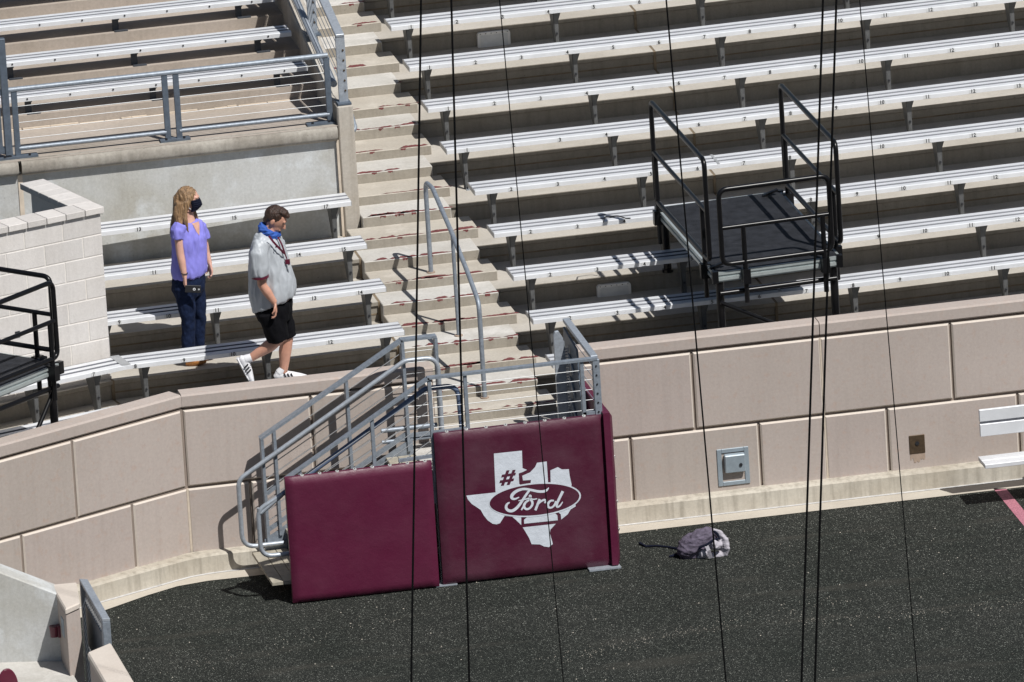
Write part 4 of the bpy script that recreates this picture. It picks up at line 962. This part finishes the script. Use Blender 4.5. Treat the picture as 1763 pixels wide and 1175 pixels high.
# ------------------------------------------------------------------ hanging cables in front of the stand
CB = [((725, 0), (708, 1175), .0092, 'thick black cable, left one of two crossing the aisle and the stairs'), ((777, 0), (808, 1175), .0092, 'thick black cable, right one of two crossing the aisle and the stairs'),
      ((1417, 0), (1380, 1175), .0098, 'thick black cable, left one of the close pair before the right platform'), ((1440, 0), (1403, 1175), .0098, 'thick black cable, right one of the close pair before the right platform'),
      ((1147, 0), (1250, 1175), .0072, 'black cable passing the left rail of the platform and the backpack'), ((860, 0), (970, 1175), .0046, 'thin black cable crossing the pale cover plate and the white emblem'),
      ((1480, 0), (1580, 1175), .0046, 'thin black cable right of the platform, passing the bronze plate')]
for (a_, b2, r_, lb) in CB:
    p, q_ = atY(*a_, -12), atY(*b2, -12); d_ = (p - q_).normalized(); lo = q_ - d_ * (q_.z / d_.z); hi = p + d_ * 6
    m = MB(); m.tube([lo, lo.lerp(hi, .33), lo.lerp(hi, .66), hi], r_, 8); tag(m.build('cable', 'cable', None, 40, 0, lo), lb, 'cable', 'cables hanging in front of the stand')

# ------------------------------------------------------------------ sideline box at the lower left
ZB = 1.2
def zt_(px, py, z=ZB): return atZ(px, py, z)
Lq = lambda x, y: (x / 5.465, 960 + y / 5.465)
cwl = thing('concrete_wall', 'grey concrete side wall with sloping pale top in the lower left corner', 'wall', (-8.3, -3.6, .5))
P0, P1, P2, P3 = zt_(*Lq(455, 262)), zt_(*Lq(470, 352)), zt_(*Lq(0, 160), 1.40), zt_(*Lq(0, 75), 1.40)
dd = (P2 - P1); 
m = MB(); m.prism([P0 + V((.10, .02, -.02)), P1 + V((.10, .02, -.02)), P2 + dd * 1.5, P3 + dd * 1.5], (0, 0, -1.25)); m.build('wall_body', 'backwall', cwl, 0, .012)
fl_ = MB(); zf = .56
fl_.add([(-12, -12, zf), (-7.95, -12, zf), (-7.95, -3.9, zf), (-12, -3.2, zf)], [(0, 1, 2, 3)]); tag(fl_.build('floor', 'step'), kind='structure')
sp = thing('stone_pillar', 'taupe stone gate pillar with pale sloped cap beside the open metal gate', 'pillar', (-7.9, -4.2, 0))
A0, A1, A2_, A3 = zt_(*Lq(480, 255)), zt_(*Lq(720, 232)), zt_(*Lq(752, 425)), zt_(*Lq(615, 487))
m = MB(); m.prism([A0, A1, A2_, A3], (0, 0, -.06)); m.build('cap', 'wallpale', sp, 0, .012)
c = (A0 + A1 + A2_ + A3) / 4; ins = lambda p: p + (c - p) * .05 - V((0, 0, .06))
m = MB(); m.prism([ins(A0), ins(A1), ins(A2_), ins(A3)], (0, 0, -1.14)); m.build('pillar_body', 'wall', sp, 0, .008)
m = MB(); p = ins(A3).lerp(ins(A0), .22) + V((0, 0, -.10)); p2_ = ins(A3).lerp(ins(A0), .42) + V((0, 0, -.10)); n_ = (p2_ - p).cross(UP).normalized()
if n_.x > 0: n_ = -n_
m.prism([p + n_ * .004, p2_ + n_ * .004, p2_ + n_ * .004 - V((0, 0, .17)), p + n_ * .004 - V((0, 0, .17))], -n_ * .006); m.build('wall_plate', 'boxgrey', sp)
mg = thing('metal_gate', 'dark galvanised gate leaf with mesh infill open beside the turf at lower left', 'gate', (-7.68, -4.4, 0))
g0, g1, g2, g3 = zt_(*Lq(745, 200)), zt_(*Lq(825, 205)), zt_(*Lq(1035, 575)), zt_(*Lq(960, 577))
m = MB(); m.prism([g0, g1, g2, g3], (0, 0, -.03)); m.build('top_rail', 'galvlight', mg, 0, .004)
dn = V((0, 0, -1.15)); zz = V((0, 0, -.03))
m = MB(); gd = (g2 - g1).normalized(); w3 = (g2 - g3)
m.prism([g3 + zz, g2 + zz, g2 - gd * .09 + zz, g3 - gd * .09 + zz], dn); m.build('stile', 'galv', mg, 0, .004); m = MB(); m.prism([g0 + zz, g1 + zz, g1 + gd * .07 + zz, g0 + gd * .07 + zz], dn); m.build('stile', 'galv', mg, 0, .004)
m = MB(); mid0 = g0 + gd * .07 + zz; mid1 = g3 - gd * .09 + zz
for i in range(16):
    f0 = mid0.lerp(mid1, i / 15) + w3 * .5; f0.z = ZB - .04; m.tube([f0, f0 + V((0, 0, -1.1))], .006, 5)
for i in range(20):
    f0 = mid0 + w3 * .5 - V((0, 0, .05 + i * .055)); f1 = mid1 + w3 * .5 - V((0, 0, .05 + i * .055)); m.tube([f0, f1], .006, 5)
m.build('mesh_infill', 'wire', mg)
m = MB(); m.prism([mid0 + w3 * .2 + gd * .1 - V((0, 0, .16)), mid1 + w3 * .2 - V((0, 0, .16)), mid1 + w3 * .2 - V((0, 0, .55)), mid0 + w3 * .2 + gd * .1 - V((0, 0, .55))], w3 * .15); m.build('panel', 'galvdark', mg)
lw = thing('stone_wall', 'taupe stone wall end with pale flat cap at the bottom edge left of the turf', 'wall', (-7.9, -6.4, 0))
b0, b1, b2_, b3 = zt_(*Lq(820, 892)), zt_(*Lq(1042, 798)), zt_(*Lq(1340, 1300)), zt_(*Lq(1075, 1300))
ex = (b2_ - b1) * 3; 
m = MB(); m.prism([b0, b1, b1 + ex, b0 + ex], (0, 0, -.07)); m.build('cap', 'wallpale', lw, 0, .014)
ii = V((.012, 0, -.07)); m = MB(); m.prism([b0 + V((.015, -.015, -.07)), b1 + V((-.015, -.015, -.07)), b1 + ex + V((-.015, 0, -.07)), b0 + ex + V((.015, 0, -.07))], (0, 0, -1.13)); m.build('wall_body', 'wall', lw)
# cup holder, seat back, little rail
cc = hit(*Lq(566, 690), ins(A3), n_)
ch_ = thing('cup_holder', 'maroon plastic cup holder fixed to the stone pillar', 'cup holder', cc)
m = MB(); r_ = .045
ring = lambda rr_, z: [cc + n_ * .055 + V((rr_ * cos(2 * pi * i / 18), rr_ * sin(2 * pi * i / 18), z)) for i in range(18)]
m.loft([ring(.036, -.05), ring(.045, .05)], 0, False); m.loft([ring(.045, .05), ring(.040, .052), ring(.032, -.045)], 0, True); m.build('cup', 'maroonplastic', ch_, 40)
m = MB(); m.obox(cc + n_ * .012, n_, UP, n_.cross(UP), .014, .055, .04); m.build('bracket', 'maroonplastic', ch_, 0, .004)
sc = atZ(*Lq(70, 1150), .75); st = thing('stadium_seat', 'rounded top of a maroon plastic seat in the lower left corner', 'seat', sc)
m = MB(); m.prism([sc + V((.10 * cos(a_) * 1.0, .02 * cos(a_), -.08 + .18 * sin(a_))) for a_ in [pi * i / 12 for i in range(13)]] + [sc + V((-.10, 0, -.3)), sc + V((.10, 0, -.3))], (0, .03, 0)); m.build('seat_back', 'maroonplastic', st, 0, .01)
m = MB(); m.box((sc.x - .2, sc.y - .3, .62), (sc.x + .1, sc.y, .66)); m.build('seat_pan', 'maroonplastic', st, 0, .01)
hp = atZ(-30, 1058, 1.0); hr = thing('hand_loop', 'grey steel rail loop at the left edge above the box floor', 'handrail', hp)
m = MB(); q_ = [hit(x, y, hp, FH) for x, y in ((-60, 1000), (-8, 1040), (4, 1052), (2, 1075), (-10, 1085), (-60, 1110))]; m.tube(fillet(q_, .03), .02, 10); m.build('rail', 'galv', hr, 40)

# ------------------------------------------------------------------ people
def frame(a_deg):
    a_ = radians(a_deg); f = (RH * cos(a_) - FH * sin(a_)).normalized(); s_ = V((f.y, -f.x, 0)); return f, s_       # facing, person's right
def superring(c, f, s_, hd, hs, tilt=0, n_=22, e=.85):
    out = []
    for i in range(n_):
        t = 2 * pi * i / n_; cx, sx = cos(t), sin(t); cx = math.copysign(abs(cx) ** e, cx); sx = math.copysign(abs(sx) ** e, sx)
        out.append(c + f * hd * cx + s_ * hs * sx + V((0, 0, tilt * cx)))
    return out
def hand(mb, wrist, d, palm, length=.175, curl=.5, thumb_side=1, rad=.0085):
    """palm, four unequal bent fingers and a thumb; d along the hand, palm = the way the palm faces"""
    d = V(d).normalized(); palm = (V(palm) - d * V(palm).dot(d)).normalized(); e = d.cross(palm).normalized() * thumb_side     # towards the thumb
    pl = length * .5
    mb.tube([wrist - d * .02, wrist + d * pl * .35, wrist + d * pl * .8, wrist + d * pl], [(.024, .018), (.034, .017), (.041, .016), (.039, .013)], 12, flat=e)
    for i, (o_, ln) in enumerate(((.030, .88), (.010, 1.0), (-.010, .93), (-.029, .74))):
        p = wrist + d * pl * (.95 - .06 * abs(i - 1.2)) + e * o_; dr = d.copy(); pts = [p - d * .02]
        for j, fr in enumerate((.45, .32, .23)):
            a_ = curl * (.55 + .45 * j); dr = (d * cos(a_ * (j + 1) * .6) + palm * sin(a_ * (j + 1) * .6)).normalized(); p = p + dr * length * .5 * ln * fr; pts.append(p)
        mb.tube(pts, [rad * 1.1, rad * 1.05, rad * .95, rad * .8], 8)
    p = wrist + d * pl * .25 + e * .028; td = (d * .75 + e * .55 + palm * .35).normalized()
    mb.tube([p - td * .015, p + td * .03, p + td * .03 + (d * .85 + palm * .4 + e * .1).normalized() * .03, p + td * .03 + (d * .8 + palm * .55).normalized() * .055], [.012, .0115, .010, .008], 8)
def head(mb, c, f, s_, up, k=1.0):
    """skull, jaw, nose, brow and ears"""
    mb.ell(c + up * .015 * k, f * .097 * k, s_ * .074 * k, up * .112 * k, 20, 14)
    mb.tube([c - up * .015 * k + f * .012 * k, c - up * .075 * k + f * .042 * k, c - up * .105 * k + f * .055 * k], [(.064 * k, .078 * k), (.052 * k, .050 * k), (.026 * k, .026 * k)], 14, flat=s_)
    mb.tube([c + up * .02 * k + f * .086 * k, c - up * .012 * k + f * .104 * k, c - up * .030 * k + f * .116 * k, c - up * .036 * k + f * .09 * k], [.009 * k, .012 * k, .014 * k, .011 * k], 8)
    mb.tube([c + up * .033 * k + f * .082 * k - s_ * .045 * k, c + up * .036 * k + f * .094 * k, c + up * .033 * k + f * .082 * k + s_ * .045 * k], .011 * k, 8)
    mb.tube([c - up * .064 * k + f * .082 * k - s_ * .022 * k, c - up * .063 * k + f * .094 * k, c - up * .064 * k + f * .082 * k + s_ * .022 * k], .008 * k, 8)
    for q_ in (-1, 1): mb.ell(c + s_ * q_ * .076 * k - f * .008 * k - up * .008 * k, f * .019 * k, s_ * .010 * k, up * .033 * k, 10, 8)

# ---- woman
PC = lambda x, y: (240 + x / 3.0906, 300 + y / 3.0906)
W0 = V((-5.56, 2.13, Zk(2)))
wq = lambda x, y, dep=0: hit(*PC(x, y), W0, FH) + FWD * dep
wf, ws = frame(38)
wm = thing('person', 'woman in a lavender blouse, dark jeans and navy face mask standing between the benches', 'person', W0)
hf, hs_ = frame(14)
hc = wq(262, 140); hup = V((0, 0, 1)) + hf * .02; hup.normalize()
body = MB(); head(body, hc, hf, hs_, hup, 1.0)
body.tube([hc - UP * .08 - hf * .02, wq(262, 228), wq(262, 262)], [.05, .052, .075], 14)
body.loft([superring(wq(262, y), wf, ws, hd, hs2) for y, hd, hs2 in ((258, .06, .09), (285, .085, .15), (350, .11, .14), (440, .10, .13), (540, .11, .15), (600, .10, .14))])
shR, elR, wrR = wq(207, 285, -.13), wq(220, 425, -.17), wq(244, 548, -.20)
body.tube([shR, shR.lerp(elR, .5), elR, elR.lerp(wrR, .35), wrR], [.046, .044, .038, .037, .024], 14)
hdR = (wq(247, 640, -.20) - wrR).normalized(); hand(body, wrR, hdR, (FH * .2 + RH * .9), .165, .75, -1)
shL, elL, wrL = wq(325, 285, .13), wq(352, 415, .16), wq(373, 478, .13)
body.tube([shL, shL.lerp(elL, .5), elL, wrL], [.045, .043, .037, .024], 14)
hand(body, wrL, (wq(392, 575, .10) - wrL), (-RH * .8 - FH * .3), .165, .6, 1)
for pts in ([wq(250, 590, -.07), wq(262, 760, -.06), wq(265, 985, -.05)], [wq(300, 590, .07), wq(318, 750, .08), wq(325, 965, .10)]): body.tube(pts, [.07, .045, .035], 12)
unify('body', body, 'skinf', wm, .0055, 2)
# hair
h = MB(); hb = hc - hf * .016 + UP * .030
h.ell(hb, hf * .106, hs_ * .088, hup * .108, 20, 12)
h.tube([hc - hf * .02 + UP * .10, hc - hf * .09 + UP * .02, wq(205, 210), wq(185, 270), wq(165, 318)], [(.05, .07), (.058, .074), (.050, .064), (.038, .046), (.010, .014)], 14, flat=hf)
h.tube([hc + UP * .09 - FH * .04, hc - FH * .085 - hf * .02, wq(238, 205, -.10), wq(245, 250, -.13), wq(262, 312, -.15)], [(.026, .03), (.030, .040), (.024, .036), (.018, .028), (.005, .008)], 10)
h.tube([hc + UP * .08 + FH * .05, hc + FH * .085 - hf * .01, wq(290, 215, .08), wq(312, 250, .08)], [.03, .036, .03, .01], 10)
h.tube([wq(215, 150, -.07), wq(205, 215, -.08), wq(213, 262, -.11), wq(232, 330, -.14)], [.04, .05, .035, .006], 10)
unify('hair', h, 'hairb', wm, .006, 2, (.006, 36, (2, 2, .1)))
# mask with ear loops
mk = MB(); rows = []
for v_ in range(7):
    t = v_ / 6; z = .012 - t * .115; row = []
    for u_ in range(11):
        a_ = radians(-68 + 136 * u_ / 10); row.append(hc + hup * (z + .01 * cos(a_)) + (hf * cos(a_) * (.105 + .022 * sin(pi * t)) + hs_ * sin(a_) * .080) * (1 - .28 * max(0, t - .55) / .45) )
    rows.append(row)
for a_, b2 in zip(rows, rows[1:]): mk.quadstrip(a_, b2)
mko = mk.build('face_mask', 'navy', wm, 60); sm = mko.modifiers.new('s', 'SOLIDIFY'); sm.thickness = .005
m = MB(); m.tube([hc - hup * .0 + hs_ * .076 + hf * .035, hc + hup * .004 + hs_ * .083 - hf * .012], .004, 6); m.tube([hc - hup * .075 + hs_ * .060 + hf * .04, hc - hup * .03 + hs_ * .084 - hf * .014], .004, 6); m.build('ear_loop', 'sticker', mko)
m = MB()
for q_ in (-1, 1): m.ell(hc + hf * .088 + hs_ * q_ * .033 + hup * .016, hf * .006, hs_ * .011, hup * .005, 10, 6)
m.build('eye', 'ink', wm, 40)
# blouse
b_ = MB()
b_.loft([superring(wq(x, y), wf, ws, hd, hs2) for x, y, hd, hs2 in ((264, 248, .075, .085), (263, 262, .085, .155), (263, 290, .105, .185), (264, 340, .138, .185), (265, 390, .145, .175), (264, 450, .148, .175), (262, 505, .152, .185), (262, 532, .145, .18), (262, 546, .125, .165))])
b_.tube([wq(222, 272, -.12), wq(206, 305, -.15), wq(204, 345, -.155)], [(.062, .068), (.066, .07), (.062, .066)], 14)
b_.tube([wq(318, 272, .12), wq(335, 310, .14), wq(345, 345, .145)], [(.06, .065), (.062, .066), (.058, .06)], 14)
unify('blouse', b_, 'lav', wm, .008, 2, (.013, 15, (1.2, 1.2, .35)))
def drape(ob, rows, name, mat, q=.0035):
    """lay a small patch on the surface of ob (rows: grid of start points and the way to look)"""
    m = MB(); out = []
    for row in rows:
        r_ = []
        for o_, d_ in row:
            ok, loc, nn_, fi = ob.ray_cast(o_ - base_of(ob), d_); r_.append((loc if ok else o_ - base_of(ob)) + (nn_ if ok else V((0, 0, 0))) * q + base_of(ob))
        out.append(r_)
    for a_, b2 in zip(out, out[1:]): m.quadstrip(a_, b2)
    return m.build(name, mat, ob.parent, 60)
blouse = [o for o in wm.children if o.name.startswith('blouse')][0]
bpy.context.view_layer.update()
rows = []
for i in range(9):
    t = i / 8; z = wq(262, 252).z - .125 * t; hw = .050 * (1 - t) ** .9 + .001
    rows.append([(wq(262, 262) * 1.0 + wf * .4 + ws * hw * (j / 3 - 1) + V((0, 0, z - wq(262, 262).z)), -wf) for j in range(7)])
drape(blouse, rows, 'neckline', 'skinf')
# jeans
j = MB()
j.loft([superring(wq(x, y), wf, ws, hd, hs2) for x, y, hd, hs2 in ((262, 530, .125, .165), (262, 565, .135, .175), (262, 610, .135, .172), (264, 645, .11, .15))])
j.tube([wq(238, 600, -.075), wq(250, 690, -.07), wq(262, 775, -.065), wq(262, 860, -.06), wq(258, 950, -.055)], [.098, .088, .070, .064, .066], 16)
j.tube([wq(290, 600, .07), wq(308, 690, .075), wq(320, 760, .085), wq(314, 850, .09), wq(312, 935, .10)], [.098, .084, .066, .060, .060], 16)
unify('jeans', j, 'jean', wm, .008, 2, (.010, 16, (1, 1, .6)))
for hx, hy, tx, ty, dep in ((268, 995, 350, 1010, -.06), (320, 972, 388, 986, .10)):
    m = MB(); a_, b2 = wq(hx, hy, dep), wq(tx, ty, dep); a_.z = b2.z = Zk(2) + .035; dv = (b2 - a_).normalized()
    m.tube([a_ - dv * .04, a_ + dv * .02, a_.lerp(b2, .55), b2 - dv * .03, b2 + dv * .015], [(.03, .028), (.042, .045), (.045, .038), (.042, .028), (.02, .016)], 14, flat=dv.cross(UP)); m.tube([a_ + UP * .02, a_ + UP * .10], .048, 12)
    unify('shoe', m, 'tanboot', wm, .006, 2)
m = MB(); m.tube([wrR + V((.03 * cos(t), .03 * sin(t), .035)) for t in [2 * pi * i / 14 for i in range(15)]], .004, 6, 0, False); m.build('bracelet', 'ink', wm)
# phone in the hand
pc = wq(288, 612, -.235); fx = (RH * .97 - UP * .10).normalized(); fy = (UP * .97 + RH * .10).normalized(); fz = fx.cross(fy)
phn = thing('phone', 'dark phone in a case held in the woman right hand', 'phone', pc)
m = MB(); m.obox(pc, fx, fy, fz, .075, .036, .005); m.build('case', 'ink', phn, 0, .004)
nn = fz if fz.dot(FWD) < 0 else -fz
for q_, r_ in ((.012, .013), (.055, .008)):
    m = MB(); cc = pc + fx * q_ + nn * .0055; ring_ = lambda rr_: [cc + fx * rr_ * cos(2 * pi * i / 16) + fy * rr_ * sin(2 * pi * i / 16) + nn * .002 for i in range(17)]
    m.quadstrip(ring_(r_), ring_(r_ * .5)); m.build('lens_ring', 'lens', phn)

# ---- man
M0 = V((-4.88, .95, Zk(0) + .455))
mq = lambda x, y, dep=0: hit(*PC(x, y), M0, FH) + FWD * dep
mf, ms = frame(18)
mn = thing('person', 'man in a grey polo shirt and black shorts walking along the lowest bench looking down', 'person', M0)
hc = mq(722, 243); hf, hs_ = frame(12); a_ = radians(31); hup = (UP * cos(a_) + hf * sin(a_)).normalized(); hff = (hf * cos(a_) - UP * sin(a_)).normalized()
body = MB(); head(body, hc, hff, hs_, hup, 1.03)
body.tube([hc - hup * .07 - hff * .02, mq(700, 310), mq(685, 350)], [.06, .064, .09], 14)
body.loft([superring(mq(x, y), mf, ms, hd, hs2) for x, y, hd, hs2 in ((685, 335, .07, .11), (682, 370, .12, .18), (690, 480, .16, .17), (700, 600, .17, .17), (712, 700, .15, .17))])
shR, elR, wrR = mq(640, 375, -.20), mq(655, 590, -.24), mq(722, 685, -.24)
body.tube([shR, shR.lerp(elR, .5), elR, elR.lerp(wrR, .4), wrR], [.058, .054, .044, .044, .029], 14)
hand(body, wrR, mq(733, 775, -.24) - wrR, (-FH * .1 - RH * .9), .185, .75, -1, .0095)
shL, elL, wrL = mq(735, 380, .20), mq(740, 560, .24), mq(790, 640, .24)
body.tube([shL, elL, wrL], [.056, .044, .029], 14); hand(body, wrL, mq(810, 720, .24) - wrL, (-RH + FH * .2), .185, .6, 1, .0095)
knN, anN = mq(752, 870, -.08), mq(585, 985, -.06)
body.tube([mq(700, 720, -.10), mq(728, 800, -.09), knN, knN.lerp(anN, .35) + UP * -.005, knN.lerp(anN, .75), anN], [.095, .085, .062, .062, .045, .036], 16)
knF, anF = mq(784, 880, .10), mq(765, 1060, .10)
body.tube([mq(732, 720, .09), mq(760, 800, .10), knF, knF.lerp(anF, .35) - RH * .006, knF.lerp(anF, .75), anF], [.095, .085, .060, .061, .044, .036], 16)
unify('body', body, 'skin', mn, .006, 2)
h = MB(); h.ell(hc - hff * .018 + hup * .034, hff * .103, hs_ * .084, hup * .106, 20, 12); h.tube([hc - hff * .06 + hup * .02, hc - hff * .075 - hup * .06], [(.07, .05), (.055, .03)], 14, flat=hs_); h.tube([hc + hup * .105 + hff * .0, hc + hup * .105 + hff * .06, hc + hup * .085 + hff * .105], [(.07, .04), (.062, .032), (.035, .012)], 12, flat=hs_)
hh_ = unify('hair', h, 'haird', mn, .007, 1, (.004, 34, (1, 1, .5)))
m = MB()
for q_ in (-1, 1): m.ell(hc + hff * .0885 + hs_ * q_ * .036 + hup * .014, hff * .004, hs_ * .010, hup * .005, 10, 6)
m.build('eye', 'ink', mn, 40)
# neck gaiter
g_ = MB(); gc = mq(688, 302); gup = (UP * .82 + mf * .0 + mf * .5).normalized(); gf = (mf * .84 - UP * .52).normalized()
g_.loft([superring(gc + gup * z + gf * q_, gf, ms, hd, hs2) for z, q_, hd, hs2 in ((-.035, .0, .095, .085), (-.015, .005, .112, .098), (.015, .005, .115, .098), (.038, .0, .100, .088))])
unify('neck_gaiter', g_, 'gaiter', mn, .007, 1, (.014, 22, (1, 1, 2.2)))
# polo
b_ = MB()
b_.loft([superring(mq(x, y), mf, ms, hd, hs2, tl) for x, y, hd, hs2, tl in ((688, 312, .085, .10, -.04), (684, 335, .115, .175, -.03), (682, 365, .138, .195, -.01), (684, 410, .165, .20, 0), (690, 470, .188, .20, .01), (699, 540, .203, .205, .03), (706, 600, .214, .22, .045), (714, 645, .212, .22, .06), (716, 680, .205, .22, .075), (716, 690, .195, .21, .075))])
b_.tube([mq(655, 365, -.17), mq(636, 430, -.235), mq(640, 500, -.25), mq(644, 545, -.25)], [(.085, .085), (.094, .085), (.09, .085), (.082, .08)], 16)
b_.tube([mq(728, 365, .17), mq(742, 440, .23), mq(746, 530, .24)], [(.085, .085), (.09, .085), (.08, .08)], 16)
unify('polo_shirt', b_, 'greyshirt', mn, .009, 2, (.014, 11, (1.5, 1.5, .4)))
m = MB(); m.tube([mq(644, 543, -.25), mq(645, 552, -.25)], .0835, 18); m.build('sleeve_trim', 'maroonplastic', mn, 60)
m = MB()
def strap(pts, wd):
    for p, q_ in zip(pts, pts[1:]): m.bar(p, q_, wd, .004, 0, FWD)
strap([mq(690, 330, -.20), mq(715, 362, -.215), mq(745, 395, -.20), mq(775, 425, -.15)], .02); strap([mq(738, 335, -.1), mq(760, 378, -.14), mq(776, 425, -.14)], .016); strap([mq(776, 425, -.145), mq(786, 452, -.14)], .012)
ln = m.build('lanyard', 'maroonplastic', mn)
m = MB(); m.obox(mq(790, 467, -.145), RH, UP, FH, .022, .024, .003); m.build('badge', 'maroonplastic', ln); m = MB(); m.obox(mq(800, 487, -.14), RH, UP, FH, .016, .016, .002); m.build('card', 'sticker', ln)
m = MB(); p = mq(724, 393, -.225); m.prism([p, p + RH * .02 + UP * .0, p + RH * .008 + UP * .022], FH * .003); m.build('shirt_mark', 'ink', mn)
# shorts
s_ = MB(); s_.loft([superring(mq(x, y), mf, ms, hd, hs2) for x, y, hd, hs2 in ((712, 670, .175, .20), (714, 720, .175, .20), (722, 770, .15, .19))])
s_.tube([mq(695, 730, -.10), mq(722, 810, -.10), mq(744, 882, -.09)], [(.128, .12), (.122, .112), (.112, .10)], 16)
s_.tube([mq(740, 730, .10), mq(766, 810, .11), mq(782, 868, .11)], [(.12, .115), (.11, .105), (.10, .095)], 16)
unify('shorts', s_, 'shorts', mn, .009, 2, (.010, 13, (1, 1, .7)))
# socks and shoes
def shoe(heel, toe, upv, ankle, label=None):
    d = (toe - heel); L_ = d.length; d.normalize(); upv = (upv - d * upv.dot(d)).normalized(); sd_ = d.cross(upv); m = MB()
    P = lambda a_, z: heel + d * L_ * a_ + upv * z
    m.tube([P(-.02, .03), P(.06, .045), P(.3, .048), P(.55, .042), P(.8, .032), P(.97, .024), P(1.02, .02)], [(.028, .022), (.040, .042), (.041, .046), (.044, .038), (.046, .028), (.034, .02), (.012, .008)], 16, flat=sd_)
    m.tube([P(.16, .05), P(.15, .09)], [(.042, .05), (.037, .045)], 14, flat=sd_)
    o = unify('shoe', m, 'shoewhite', mn, .006, 2)
    m = MB(); m.tube([P(-.03, .008), P(.3, .010), P(.7, .008), P(1.0, .014)], [(.034, .014), (.042, .013), (.046, .012), (.02, .010)], 14, flat=sd_); m.build('sole', 'shoewhite', o, 50)
    sgn = 1 if sd_.dot(FWD) < 0 else -1
    m = MB()
    for i in range(3):
        a_ = .36 + i * .105; m.bar(P(a_, .022) + sd_ * sgn * .046, P(a_ - .07, .075) + sd_ * sgn * .042, .012, .010, 0, sd_)
    m.build('stripe', 'ink', o)
    m = MB()
    for i in range(4): m.bar(P(.36 + i * .08, .085 - i * .007) - sd_ * .025, P(.38 + i * .08, .085 - i * .007) + sd_ * .025, .006, .006)
    m.build('lace', 'ink', o)
    m = MB(); m.tube([P(.14, .07), ankle.lerp(P(.14, .07), .35), ankle], [.043, .041, .040], 14); m.build('sock', 'shoewhite', mn, 50)
shoe(mq(520, 985, -.06), mq(592, 1118, -.06), (RH * .85 + UP * .5), knN.lerp(anN, .92))
shoe(mq(722, 1098, .10), mq(893, 1092, .10), UP, knF.lerp(anF, .86))
